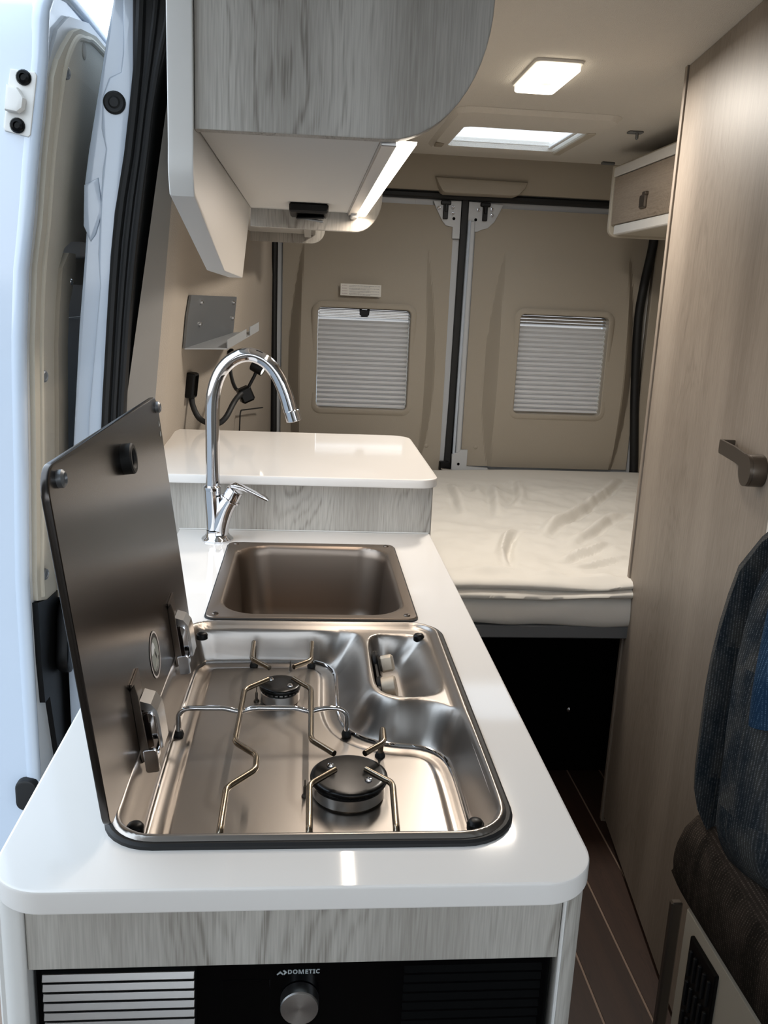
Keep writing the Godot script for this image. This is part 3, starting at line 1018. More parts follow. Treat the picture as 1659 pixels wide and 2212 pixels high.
func build_kitchen() -> void:
	# worktop, with the cut-outs for hob and sink
	var outer := rr(-0.247, -1.695, 0.253, -0.607, [0.0, 0.0, 0.048, 0.048], 12)
	var wt := Sh.new()
	wt.prism(outer, 0.8785, 0.90, XZ, 0.0025, 0)
	var inn := Sh.inset(outer if not Geometry2D.is_polygon_clockwise(outer) else Sh.ccw(outer), 0.0025)
	var holes := [rr(HOB_HOLE[0], HOB_HOLE[1], HOB_HOLE[2], HOB_HOLE[3], [0.03, 0.03, 0.03, 0.03]), rr(SINK_HOLE[0], SINK_HOLE[1], SINK_HOLE[2], SINK_HOLE[3], [0.012, 0.012, 0.012, 0.012])]
	for half in [[-1.0, 0.013], [0.013, 1.0]]:
		var polys: Array = Geometry2D.intersect_polygons(inn, rr(half[0], -2.0, half[1], 0.0, [0.0, 0.0, 0.0, 0.0]))
		for h in holes:
			var nx: Array = []
			for pl in polys:
				nx.append_array(Geometry2D.clip_polygons(pl, h))
			polys = nx
		for pl in polys:
			var tri := Geometry2D.triangulate_polygon(pl)
			for k in range(0, tri.size(), 3):
				for y in [0.90, 0.8785]:
					wt.t(Vector3(pl[tri[k]].x, y, pl[tri[k]].y), Vector3(pl[tri[k + 1]].x, y, pl[tri[k + 1]].y), Vector3(pl[tri[k + 2]].x, y, pl[tri[k + 2]].y), Vector3(0, y - 0.89, 0))
	solo("worktop", wt, M.worktop, "glossy white kitchen worktop around hob and sink", "worktop", Vector3(0, 0.89, -1.15))
	# cabinet under it
	var kc := thing("kitchen_cabinet", "grey wood kitchen cabinet with white corner posts under the worktop", "cabinet", Vector3(0, 0, -1.15))
	part("side_panel", Sh.new().box(Vector3(-0.235, 0.44, -1.16), Vector3(0.018, 0.874, 1.06)), M.satin_white, kc)
	part("side_panel", Sh.new().box(Vector3(0.236, 0.44, -1.16), Vector3(0.016, 0.874, 1.06)), M.wood, kc)
	part("front_rail", Sh.new().box(Vector3(0.004, 0.8455, -0.632), Vector3(0.444, 0.066, 0.014), 0.001), M.wood, kc)
	part("corner_post", Sh.new().prism(rr(-0.243, -0.66, -0.2185, -0.622, [0.0, 0.0, 0.003, 0.02]), 0.0, 0.878, XZ), M.satin_white, kc)
	part("corner_post", Sh.new().prism(rr(0.2285, -0.66, 0.2465, -0.622, [0.0, 0.0, 0.018, 0.002]), 0.0, 0.878, XZ), M.wood, kc)
	part("edge_strip", Sh.new().box(Vector3(0.2272, 0.44, -0.6235), Vector3(0.003, 0.876, 0.004), 0.001), M.white, kc)
	part("base_panel", Sh.new().box(Vector3(0, 0.05, -0.66), Vector3(0.45, 0.1, 0.02)), M.black_matte, kc)
	part("back_panel", Sh.new().box(Vector3(0, 0.44, -1.685), Vector3(0.48, 0.86, 0.015)), M.satin_white, kc)
	# built-in cool box front
	var fr := thing("refrigerator", "black fridge front with louvres and round silver dial below the hob", "refrigerator", Vector3(0, 0.11, -0.66))
	part("body", Sh.new().box(Vector3(0, 0.45, -0.86), Vector3(0.43, 0.68, 0.40)), M.black_matte, fr)
	part("front_panel", Sh.new().box(Vector3(0.004, 0.461, -0.645), Vector3(0.442, 0.7, 0.02), 0.002), M.black_gloss, fr)
	part("vent_back", Sh.new().box(Vector3(-0.147, 0.735, -0.636), Vector3(0.128, 0.142, 0.006), 0.001), M.black_matte, fr)
	for k in 14:
		part("vent_slat", Sh.new().box(Vector3(0, 0, 0), Vector3(0.125, 0.0066, 0.0014), 0.0005, Transform3D(Basis.from_euler(Vector3(-0.35, 0, 0)), Vector3(-0.147, 0.7985 - 0.0096 * k, -0.632))), M.alu, fr)
	for k in 14:
		part("vent_slat", Sh.new().box(Vector3(0, 0, 0), Vector3(0.122, 0.0066, 0.0014), 0.0005, Transform3D(Basis.from_euler(Vector3(-0.35, 0, 0)), Vector3(0.155, 0.7965 - 0.0096 * k, -0.6345))), M.black_matte, fr)
	part("display", Sh.new().box(Vector3(-0.0415, 0.7735, -0.6348), Vector3(0.041, 0.032, 0.001), 0.0004), M.black_gloss, fr)
	var pr: Array = [Vector2(0.0165, 0.0), Vector2(0.0165, 0.011), Vector2(0.0158, 0.0125)]
	for k in 42:
		var r := 0.0155 * (1.0 - k / 42.0)
		pr.append(Vector2(maxf(r, 0.0), 0.0125 + (0.00009 if k % 2 == 0 else 0.0)))
	pr.append(Vector2(0.0, 0.0125))
	part("dial", Sh.new().lathe(pr, turned(Vector3(0, 0.0, 1), Vector3(0.0045, 0.770, -0.634)), 96), M.alu, fr, 7.0)
	# brand lettering and its wave mark
	var tm := TextMesh.new()
	var sf := SystemFont.new()
	sf.font_names = PackedStringArray(["Droid Sans"])
	sf.font_weight = 700
	tm.font = sf
	tm.text = "DOMETIC"
	tm.font_size = 64
	tm.pixel_size = 0.00011
	tm.depth = 0.0006
	tm.material = M.print_grey
	var lg := MeshInstance3D.new()
	lg.name = "lettering"
	lg.mesh = tm
	fr.add_child(lg, true)
	lg.position = Vector3(0.0075, 0.7965, -0.6346) - fr.position
	var bb: Vector3 = tm.get_aabb().size
	lg.scale = Vector3(0.0272 / bb.x, 0.0042 / bb.y, 1.0)
	var mk := Sh.new()
	mk.prism(pv([[-0.0155, 0.7943], [-0.0125, 0.7973], [-0.0095, 0.7945], [-0.0103, 0.7936], [-0.0125, 0.7956], [-0.0148, 0.7936]]), -0.635, -0.6343, XY)
	mk.prism(pv([[-0.0103, 0.7978], [-0.0091, 0.7985], [-0.0066, 0.7962], [-0.0091, 0.7936], [-0.0101, 0.7945], [-0.0086, 0.7962]]), -0.635, -0.6343, XY)
	part("wave_mark", mk, M.print_grey, fr)
	# raised unit behind it
	var rc := thing("rear_cabinet", "low grey wood upstand cabinet between the worktop and the bed", "cabinet", Vector3(-0.03, 0, -1.95))
	part("front_panel", Sh.new().box(Vector3(-0.035, 0.5, -1.704), Vector3(0.58, 1.0, 0.016)), M.wood, rc)
	part("side_panel", Sh.new().box(Vector3(0.247, 0.5, -1.955), Vector3(0.016, 1.0, 0.49)), M.wood, rc)
	part("joint_bead", Sh.new().tube(pw([[-0.247, 0.901, -1.6945], [0.25, 0.901, -1.6945]]), 0.0012, 6), M.white, rc)
	var rw := Sh.new().prism(pv([[-0.318, -1.655], [-0.322, -2.07], [-0.33, -2.216]]) + rr(0.2, -2.217, 0.262, -1.655, [0.0, 0.05, 0.04, 0.0]), 1.0005, 1.019, XZ, 0.004)
	solo("rear_worktop", rw, M.worktop, "raised white worktop with rounded corners in front of the rear doors", "worktop", Vector3(-0.03, 1.01, -1.94))


# ---------------------------------------------------------------- overhead cabinets
func build_overhead() -> void:
	var oc := thing("overhead_cabinet", "grey wood overhead cabinet with rounded end panel above the hob", "cabinet", Vector3(0, 1.52, -1.38))
	var ep := PackedVector2Array([Vector2(-0.118, 1.885), Vector2(-0.118, 1.516)])
	for k in 15:
		var a := deg_to_rad(-90.0 + 90.0 * k / 14.0)
		ep.append(Vector2(0.075 + 0.102 * cos(a), 1.652 + 0.135 * sin(a)))
	ep.append(Vector2(0.179, 1.885))
	part("end_panel", Sh.new().prism(ep, -0.968, -0.95, XY, 0.0015), M.wood, oc)
	ep = PackedVector2Array([Vector2(-0.118, 1.885), Vector2(-0.118, 1.4855)])
	for k in 11:
		var a := deg_to_rad(-90.0 + 90.0 * k / 10.0)
		ep.append(Vector2(0.085 + 0.052 * cos(a), 1.548 + 0.064 * sin(a)))
	ep.append(Vector2(0.142, 1.885))
	part("end_panel", Sh.new().prism(ep, -1.818, -1.80, XY, 0.0015), M.wood, oc)
	part("bottom_panel", Sh.new().box(Vector3(-0.0235, 1.527, -1.384), Vector3(0.188, 0.016, 0.833), 0.001), M.satin_white, oc)
	part("door_front", Sh.new().box(Vector3(0.1, 1.71, -1.384), Vector3(0.016, 0.345, 0.833), 0.001), M.wood, oc)
	var sp := smooth2([[-0.945, 1.50], [-0.943, 1.475], [-0.952, 1.452]], 3, false)
	var sv := PackedVector2Array([Vector2(-0.945, 1.885)])
	sv.append_array(sp)
	sv.append_array(pv([[-1.277, 1.387], [-1.605, 1.384], [-1.80, 1.519], [-1.80, 1.885]]))
	part("side_panel", Sh.new().prism(sv, -0.144, -0.1185, ZY, 0.002), M.white, oc)
	# second cabinet behind it
	var o2 := thing("rear_overhead_cabinet", "rear overhead cabinet with rounded lower corner behind the lit one", "cabinet", Vector3(-0.1, 1.53, -2.3))
	part("bottom_panel", Sh.new().box(Vector3(-0.115, 1.548, -2.31), Vector3(0.25, 0.016, 0.98), 0.001), M.satin_white, o2)
	part("door_front", Sh.new().box(Vector3(0.005, 1.71, -2.31), Vector3(0.016, 0.345, 0.98), 0.001), M.wood, o2)
	part("bottom_rail", Sh.new().box(Vector3(-0.01, 1.536, -2.31), Vector3(0.02, 0.012, 0.98), 0.001), M.white, o2)
	ep = PackedVector2Array([Vector2(-0.225, 1.885), Vector2(-0.225, 1.513)])
	for k in 9:
		var a := deg_to_rad(-90.0 + 90.0 * k / 8.0)
		ep.append(Vector2(0.0 + 0.042 * cos(a), 1.553 + 0.04 * sin(a)))
	ep.append(Vector2(0.042, 1.885))
	part("end_panel", Sh.new().prism(ep, -2.82, -2.802, XY, 0.0015), M.wood, o2)
	# strip light along the aisle edge
	var sl := thing("strip_light", "glowing linear strip light under the overhead cabinet", "lamp", Vector3(0.0985, 1.518, -1.385))
	part("profile", Sh.new().box(Vector3(0.0785, 1.5165, -1.384), Vector3(0.017, 0.006, 0.83), 0.001), M.alu, sl)
	part("diffuser", Sh.new().prism(pv([[0.088, 1.5195], [0.0885, 1.5165], [0.092, 1.5135], [0.104, 1.5135], [0.1075, 1.5165], [0.108, 1.5195]]), -1.797, -0.969, XY), glow(Color(1.0, 0.95, 0.88), 6.0), sl)
	part("end_cap", Sh.new().box(Vector3(0.0825, 1.513, -1.775), Vector3(0.0135, 0.012, 0.045), 0.002), M.satin_white, sl)
	area("strip_glow", Vector3(0.098, 1.5105, -1.384), Vector2(0.018, 0.82), Color(1.0, 0.935, 0.87), 0.24, Vector3(0, -1, 0), sl)
	# black switch box hanging below the cabinet
	var sb := thing("switch_box", "small black socket box with open flap under the overhead cabinet", "socket", Vector3(-0.005, 1.51, -1.70))
	part("housing", Sh.new().box(Vector3(-0.005, 1.5105, -1.70), Vector3(0.07, 0.016, 0.12), 0.003), M.black, sb)
	part("flap", Sh.new().box(Vector3.ZERO, Vector3(0.052, 0.005, 0.07), 0.002, Transform3D(Basis.from_euler(Vector3(0.12, 0, 0.06)), Vector3(-0.002, 1.5, -1.705))), M.black, sb)
	part("lever", Sh.new().box(Vector3.ZERO, Vector3(0.048, 0.004, 0.008), 0.0015, Transform3D(Basis.from_euler(Vector3(0, 0, -0.12)), Vector3(-0.002, 1.4945, -1.69))), M.bracket, sb)


# ---------------------------------------------------------------- wardrobe, cupboard, seat
func build_right_side() -> void:
	# the wardrobe's face stands askew: it closes in on the aisle towards the cab
	var dir := Vector3(-0.127, 0, 0.992)
	var nrm := Vector3(-0.992, 0, -0.127)
	var W := Transform3D(dir, Vector3.UP, nrm, Vector3(0.8275, 0, -2.075))   # local x along the wall towards the cab, z out into the aisle
	var wd := thing("wardrobe", "tall pale grey wood wardrobe panel beside the aisle", "wardrobe", Vector3(0.78, 0, -1.7))
	part("panel", Sh.new().box(Vector3(0.421, 0.955, -0.012), Vector3(0.79, 1.87, 0.02), 0.002, W), M.wood_tall, wd)
	part("edge_post", Sh.new().prism(rr(0.0, -0.04, 0.024, 0.002, [0.003, 0.002, 0.002, 0.008]), 0.0, 1.895, W * Transform3D(Vector3(1, 0, 0), Vector3(0, 0, 1), Vector3(0, 1, 0), Vector3.ZERO)), M.wood_tall, wd)
	part("edge_groove", Sh.new().box(Vector3(0.0275, 0.95, -0.006), Vector3(0.004, 1.88, 0.004), 0.001, W), M.handle, wd)
	part("plinth", Sh.new().box(Vector3(0.421, 0.01, -0.02), Vector3(0.79, 0.03, 0.02), 0.002, W), M.black_matte, wd)
	part("back_panel", Sh.new().box(Vector3(1.175, 1.29, -2.085), Vector3(0.68, 1.18, 0.016)), M.wood_tall, wd)
	part("front_post", Sh.new().box(Vector3(0.828, 0.95, -0.008), Vector3(0.022, 1.885, 0.026), 0.003, W), M.white, wd)
	part("front_panel", Sh.new().box(Vector3(1.13, 0.95, -1.268), Vector3(0.78, 1.885, 0.016)), M.wood_tall, wd)
	# lever handle: short spindle drum and flat lever with a hooked end
	var hp := Vector3(0.7322, 1.115, -1.331)
	var H := Transform3D(dir, Vector3.UP, nrm, hp)
	var hd := part("door_handle", Sh.new().lathe([Vector2(0.0255, -0.002), Vector2(0.0265, 0.0), Vector2(0.0265, 0.02), Vector2(0.0255, 0.0215), Vector2(0, 0.0215)], H * Transform3D(Vector3(1, 0, 0), Vector3(0, 0, 1), Vector3(0, -1, 0), Vector3.ZERO), 36), M.handle, wd)
	var lv := PackedVector2Array()
	for k in 25:
		var a := deg_to_rad(105.0 - 290.0 * k / 24.0)
		lv.append(Vector2(cos(a), sin(a)) * 0.0262)
	lv.append_array(pv([[-0.045, 0.004], [-0.128, 0.006], [-0.131, 0.009], [-0.131, 0.028], [-0.128, 0.030], [-0.06, 0.029]]))
	part("lever", Sh.new().prism(lv, 0.0215, 0.0262, H, 0.0), M.handle, hd)
	part("lever_hook", Sh.new().box(Vector3(-0.1285, 0.018, 0.012), Vector3(0.005, 0.024, 0.024), 0.001, H), M.handle, hd)
	# cupboard under the ceiling at the tail
	var cu := thing("wall_cupboard", "small wood overhead cupboard with pale rails beside the wardrobe top", "cupboard", Vector3(1.2, 1.62, -2.8))
	part("body", Sh.new().prism(rr(1.062, 1.612, 1.5, 1.845, [0.02, 0.0, 0.0, 0.004]), -3.145, -2.2, XY, 0.004), M.beige_pale, cu)
	part("top_rail", Sh.new().box(Vector3(1.052, 1.817, -2.67), Vector3(0.02, 0.031, 0.95), 0.002), M.white, cu)
	part("bottom_rail", Sh.new().box(Vector3(1.052, 1.622, -2.64), Vector3(0.02, 0.031, 0.9), 0.003), M.white, cu)
	part("end_cheek", Sh.new().prism(rr(1.04, 1.603, 1.5, 1.84, [0.03, 0.0, 0.0, 0.005]), -3.16, -3.14, XY, 0.004), M.beige_pale, cu)
	var dr := part("door", Sh.new().box(Vector3(1.054, 1.72, -2.66), Vector3(0.018, 0.158, 0.945), 0.002), M.wood_side, cu)
	part("handle", Sh.new().box(Vector3(1.042, 1.692, -2.832), Vector3(0.012, 0.042, 0.05), 0.004).box(Vector3(1.040, 1.714, -2.815), Vector3(0.014, 0.012, 0.028), 0.003), M.handle, dr)
	# bench seat
	var st := thing("bench_seat", "dark blue and grey fabric bench seat on beige base", "seat", Vector3(1.0, 0, -0.8))
	var rings: Array = []
	var edge := func(y: float) -> float:
		# the back's outer edge: upright low down, drawing in towards the headrest
		return 0.622 + 0.07 * pow(maxf(0.64 - y, 0.0) / 0.13, 2.0) + 0.022 * pow(maxf(y - 0.78, 0.0) / 0.2, 2.0) + 0.35 * pow(maxf(y - 0.98, 0.0) / 0.25, 2.0)
	for s in [[0.0, 0.35], [0.006, 0.6], [0.02, 0.82], [0.045, 0.96], [0.08, 1.0], [0.2, 1.05], [0.5, 1.05]]:
		var ring := PackedVector3Array()
		var c := Vector2(-1.165, 0.8)
		for p in smooth2([[-1.19, 0.5], [-1.09, 0.5], [-1.03, 0.535], [-1.015, 0.62], [-1.04, 0.8], [-1.075, 0.96], [-1.11, 1.1], [-1.145, 1.2], [-1.19, 1.25], [-1.23, 1.2], [-1.24, 0.95], [-1.235, 0.65]], 6):
			var q: Vector2 = c + (p - c) * Vector2(s[1], 0.93 + 0.07 * s[1])
			ring.append(Vector3(edge.call(q.y) + s[0], q.y, q.x))
		rings.append(ring)
	var bs := Sh.new().loft(rings, Vector3(-0.3, 0, 1))
	bs.cap(rings[0], Vector3(-1, 0, 0))
	part("backrest", bs, M.fabric, st, 60.0)
	# blue side band and piping sewn along the edge of the back
	var bd := PackedVector3Array()
	var pp := PackedVector3Array()
	for p in smooth2([[-1.052, 0.80], [-1.06, 0.84], [-1.07, 0.9], [-1.088, 0.98], [-1.105, 1.05], [-1.125, 1.11]], 5, false):
		bd.append(Vector3(edge.call(p.y) + 0.022, p.y, -1.165 + (p.x + 1.165) * 0.86 + 0.002))
		pp.append(Vector3(edge.call(p.y) + 0.043, p.y, -1.165 + (p.x + 1.165) * 0.94 + 0.004))
	part("side_band", Sh.new().tube(bd, 0.018, 14), M.fabric_blue, st)
	part("piping", Sh.new().tube(pp, 0.004, 8), M.rubber, st)
	rings = []
	for s in [[0.0, 0.45], [0.008, 0.72], [0.025, 0.92], [0.06, 1.0], [0.3, 1.05], [0.6, 1.05]]:
		var ring := PackedVector3Array()
		var c := Vector2(-0.9, 0.47)
		for p in smooth2([[-1.23, 0.385], [-1.0, 0.38], [-0.7, 0.38], [-0.6, 0.40], [-0.57, 0.46], [-0.61, 0.53], [-0.75, 0.55], [-0.95, 0.55], [-1.1, 0.565], [-1.22, 0.57], [-1.245, 0.50], [-1.245, 0.42]], 5):
			var q: Vector2 = c + (p - c) * Vector2(0.98 + 0.02 * s[1], s[1])
			ring.append(Vector3(0.632 + s[0] + 0.012 * pow(maxf(0.47 - q.y, 0.0) / 0.09, 2.0), q.y, q.x))
		rings.append(ring)
	var cs := Sh.new().loft(rings, Vector3(-0.3, 1, 0))
	cs.cap(rings[0], Vector3(-1, 0, 0))
	part("cushion", cs, M.fabric_brown, st, 60.0)
	part("base", Sh.new().box(Vector3(1.07, 0.19, -0.90), Vector3(0.82, 0.38, 0.66), 0.004), M.beige_pale, st)
	part("base_trim", Sh.new().box(Vector3(0.648, 0.19, -1.243), Vector3(0.02, 0.38, 0.014), 0.003), M.handle, st)
	var gr := part("vent_grille", Sh.new().box(Vector3(0.657, 0.255, -1.145), Vector3(0.008, 0.2, 0.092), 0.002), M.black, st)
	for r in 3:
		for k in 5:
			part("grille_bar", Sh.new().box(Vector3(0.6515, 0.195 + 0.058 * r, -1.112 - 0.0165 * k), Vector3(0.006, 0.048, 0.006), 0.0015), M.rubber, gr)


# ---------------------------------------------------------------- bed
func build_bed() -> void:
	var bd := thing("bed_base", "grey bed rail with dark space below the mattress", "bed", Vector3(0.85, 0, -2.7))
	part("front_rail", Sh.new().box(Vector3(0.86, 0.56, -2.032), Vector3(1.19, 0.034, 0.02), 0.003), M.rail, bd)
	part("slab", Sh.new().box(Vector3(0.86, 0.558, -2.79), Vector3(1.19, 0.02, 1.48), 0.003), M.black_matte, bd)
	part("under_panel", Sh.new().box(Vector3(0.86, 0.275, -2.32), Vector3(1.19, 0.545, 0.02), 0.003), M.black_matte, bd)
	part("lock_stud", Sh.new().lathe([Vector2(0.008, 0), Vector2(0.008, 0.004), Vector2(0.004, 0.007), Vector2(0, 0.007)], turned(Vector3(0, 0, 1), Vector3(0.79, 0.205, -2.308)), 14), M.chrome, bd)
	var folds := [
		[0.007, 0.028, [[0.705, -2.463], [0.781, -2.615], [0.94, -2.837], [1.11, -3.097], [1.261, -3.371]]],
		[0.0055, 0.028, [[0.763, -2.382], [0.87, -2.528], [0.984, -2.691], [1.071, -2.772]]],
		[0.0045, 0.022, [[0.691, -2.225], [0.749, -2.287], [0.823, -2.338], [0.888, -2.407]]],
		[0.004, 0.02, [[0.714, -2.156], [0.804, -2.21], [0.894, -2.266]]],
		[0.007, 0.02, [[0.521, -2.133], [0.547, -2.29], [0.587, -2.42], [0.64, -2.529]]],
		[0.005, 0.03, [[0.553, -3.226], [0.537, -2.986], [0.517, -2.713]]],
		[0.005, 0.03, [[0.714, -3.217], [0.67, -2.95], [0.623, -2.701]]],
		[0.005, 0.03, [[0.829, -3.288], [0.775, -3.01], [0.717, -2.838]]],
		[0.004, 0.03, [[0.646, -3.209], [0.621, -3.045]]],
	]
	var n1 := fnl(3, 3.0, 2)
	var n2 := fnl(9, 9.0, 2)
	# cross-section from the lower edge of the front, over the roll, to the rear doors: (z, y)
	var prof := [[-2.05, 0.575], [-2.03, 0.576], [-2.018, 0.584], [-2.013, 0.6], [-2.015, 0.622], [-2.021, 0.641], [-2.025, 0.647], [-2.012, 0.650], [-2.004, 0.656], [-2.006, 0.664], [-2.018, 0.669], [-2.022, 0.671], [-2.012, 0.676], [-2.012, 0.684], [-2.025, 0.692], [-2.045, 0.696]]
	for k in 24:
		prof.append([lerpf(-2.05, -2.18, k / 23.0), lerpf(0.696, 0.69, k / 23.0)])
	for k in 100:
		prof.append([lerpf(-2.19, -3.52, k / 99.0), 0.69])
	prof.append([-3.545, 0.675])
	prof.append([-3.55, 0.62])
	var rows: Array = []
	var nx := 150
	for e in prof:
		var row := PackedVector3Array()
		for i in nx + 1:
			var x := lerpf(0.263, 1.46, float(i) / nx)
			var z: float = e[0]
			var y: float = e[1]
			if z < -2.03:
				var top := smoothstep(-2.03, -2.12, z)
				y += (0.011 * n1.get_noise_2d(x, z) + 0.004 * n2.get_noise_2d(x * 1.3, z)) * smoothstep(-3.5, -3.1, z)
				y -= 0.012 * exp(-pow((x - 0.5) / 0.25, 2.0)) * smoothstep(-3.0, -3.5, z)
				y += 0.024 * exp(-pow((x - 0.47) / 0.07, 2.0) - pow((z + 2.09) / 0.028, 2.0))
				y += 0.013 * exp(-pow((x - 0.62) / 0.04, 2.0) - pow((z + 2.075) / 0.02, 2.0)) + 0.01 * exp(-pow((x - 0.76) / 0.03, 2.0) - pow((z + 2.06) / 0.016, 2.0))
				for f in folds:
					var best := 1e9
					var side := 0.0
					var along := 0.0
					for s in f[2].size() - 1:
						var a := Vector2(f[2][s][0], f[2][s][1])
						var b := Vector2(f[2][s + 1][0], f[2][s + 1][1])
						var c := Geometry2D.get_closest_point_to_segment(Vector2(x, z), a, b)
						var dd := c.distance_to(Vector2(x, z))
						if dd < best:
							best = dd
							side = signf((b - a).cross(Vector2(x, z) - a))
							along = (s + c.distance_to(a) / a.distance_to(b)) / (f[2].size() - 1)
					var w: float = f[1] * 0.8
					if best < w * 3.0:
						var q := best * side / w
						y += f[0] * 3.4 * (exp(-q * q * 1.6) - 0.8 * exp(-pow(q - 1.0, 2.0) * 2.0)) * top * sqrt(maxf(0.0, sin(PI * clampf(along, 0.0, 1.0))))
			else:
				var wv := 0.004 * n1.get_noise_2d(x * 2.0, y * 4.0) + 0.0015 * n2.get_noise_2d(x * 0.8, y * 6.0)
				z += wv
				y += 0.013 * n1.get_noise_2d(x * 0.7 + 7.0, e[1] * 2.0) + 0.006 * exp(-pow((x - 0.47) / 0.12, 2.0)) * smoothstep(0.64, 0.68, y) + (0.009 * smoothstep(0.55, 0.75, x) * -1.0 + 0.004) * (1.0 - smoothstep(0.6, 0.64, y))
			row.append(Vector3(x, y, z))
		rows.append(row)
	solo("mattress", Sh.new().sheet(rows, Vector3(0, 1, 0.3)), M.sheet, "bed mattress in a creased cream fitted sheet", "mattress", Vector3(0.85, 0.6, -2.78), "", false, 70.0)


# ---------------------------------------------------------------- hob with its raised lid
func edge_dist(p: Vector2, pl: PackedVector2Array) -> float:
	var best := 1e9
	for i in pl.size():
		best = minf(best, Geometry2D.get_closest_point_to_segment(p, pl[i], pl[(i + 1) % pl.size()]).distance_squared_to(p))
	var d := sqrt(best)
	return d if Geometry2D.is_point_in_polygon(p, pl) else -d


func build_hob() -> void:
	var hob := thing("gas_hob", "two burner steel gas hob with raised lid set into the worktop", "hob", Vector3(0.01, 0.9, -0.92))
	var out := rr(-0.166, -1.180, 0.193, -0.663, [0.045, 0.04, 0.05, 0.045], 8)
	var top := smooth2([[-0.152, -1.10], [-0.148, -1.14], [-0.125, -1.157], [0.02, -1.157], [0.06, -1.155], [0.079, -1.135], [0.0815, -1.06], [0.080, -0.99], [0.089, -0.957], [0.115, -0.940], [0.14, -0.942], [0.164, -0.931], [0.180, -0.905], [0.183, -0.84], [0.183, -0.74], [0.178, -0.70], [0.155, -0.682], [0.08, -0.678], [-0.10, -0.678], [-0.142, -0.684], [-0.152, -0.72], [-0.154, -0.9]], 3)
	var bot := smooth2([[-0.144, -1.10], [-0.138, -1.135], [-0.12, -1.148], [-0.02, -1.15], [0.02, -1.148], [0.0435, -1.12], [0.0455, -1.06], [0.0455, -1.0], [0.055, -0.955], [0.077, -0.928], [0.105, -0.915], [0.139, -0.908], [0.160, -0.89], [0.168, -0.855], [0.169, -0.78], [0.166, -0.71], [0.15, -0.692], [0.05, -0.687], [-0.10, -0.687], [-0.136, -0.693], [-0.144, -0.73], [-0.146, -0.9]], 3)
	var tt := smooth2([[0.095, -1.12], [0.106, -1.142], [0.13, -1.144], [0.155, -1.141], [0.170, -1.12], [0.172, -1.05], [0.172, -0.99], [0.163, -0.963], [0.137, -0.953], [0.110, -0.957], [0.0945, -0.98], [0.0925, -1.05]], 3)
	var tb := smooth2([[0.103, -1.12], [0.110, -1.132], [0.122, -1.132], [0.131, -1.118], [0.133, -1.05], [0.133, -0.985], [0.126, -0.966], [0.114, -0.966], [0.103, -0.984], [0.1, -1.05]], 3)
	# the pan as a field of heights
	var pan := Sh.new()
	var nx := 152
	var nz := 214
	var x0 := -0.168
	var x1 := 0.195
	var z0 := -1.182
	var z1 := -0.661
	var H: Array = []
	for j in nz + 1:
		var row := PackedFloat32Array()
		for i in nx + 1:
			var p := Vector2(lerpf(x0, x1, float(i) / nx), lerpf(z0, z1, float(j) / nz))
			var d := edge_dist(p, out)
			if d < -0.0034:
				row.append(-1.0)
				continue
			# rolled rim: up from the seal, a rounded crest, a small step down to the land
			var y := 0.9015 + 0.0065 * smoothstep(-0.001, 0.0035, d) - 0.005 * smoothstep(0.0065, 0.012, d) - 0.0022 * smoothstep(0.013, 0.016, d)
			var land := y
			var a := edge_dist(p, top)
			if a > -0.004:
				var b := edge_dist(p, bot)
				if b >= 0.0:
					y = 0.8555 - 0.0025 * smoothstep(0.0, 0.012, b) + 0.0035 * smoothstep(0.016, 0.022, b)
				else:
					var t := clampf((a + 0.004) / maxf(a + 0.004 - b, 1e-5), 0.0, 1.0)
					y = lerpf(land, 0.8555, smoothstep(0.0, 1.0, t) * 0.55 + 0.45 * t)
			elif d > 0.01:
				var c := edge_dist(p, tt)
				if c > -0.003:
					var e := edge_dist(p, tb)
					var t := 1.0 if e >= 0.0 else clampf((c + 0.003) / maxf(c + 0.003 - e, 1e-5), 0.0, 1.0)
					y = lerpf(land, 0.861, smoothstep(0.0, 1.0, t) * 0.5 + 0.5 * t)
			row.append(y)
		H.append(row)
	for j in nz:
		for i in nx:
			var ys := [H[j][i], H[j][i + 1], H[j + 1][i + 1], H[j + 1][i]]
			if ys.min() < 0.0:
				continue
			var xa := lerpf(x0, x1, float(i) / nx)
			var xb := lerpf(x0, x1, float(i + 1) / nx)
			var za := lerpf(z0, z1, float(j) / nz)
			var zb := lerpf(z0, z1, float(j + 1) / nz)
			pan.q(Vector3(xa, ys[0], za), Vector3(xb, ys[1], za), Vector3(xb, ys[2], zb), Vector3(xa, ys[3], zb), Vector3.UP)
	part("pan", pan, M.steel, hob, 80.0)
	# black seal under the rim
	var ga := PackedVector3Array()
	for p in rr(-0.167, -1.181, 0.194, -0.662, [0.045, 0.04, 0.05, 0.045], 8):
		ga.append(Vector3(p.x, 0.9008, p.y))
	part("gasket", Sh.new().tube(ga, 0.0042, 8, true), M.rubber, hob)
	for e in [[-0.142, -0.690], [0.160, -0.690], [-0.137, -1.137], [0.163, -1.139]]:
		part("corner_stud", Sh.new().lathe([Vector2(0.0078, -0.004), Vector2(0.0078, 0.002), Vector2(0.006, 0.0045), Vector2(0.003, 0.0055), Vector2(0, 0.0055)], turned(Vector3.UP, Vector3(e[0], 0.900, e[1])), 18), M.black, hob)
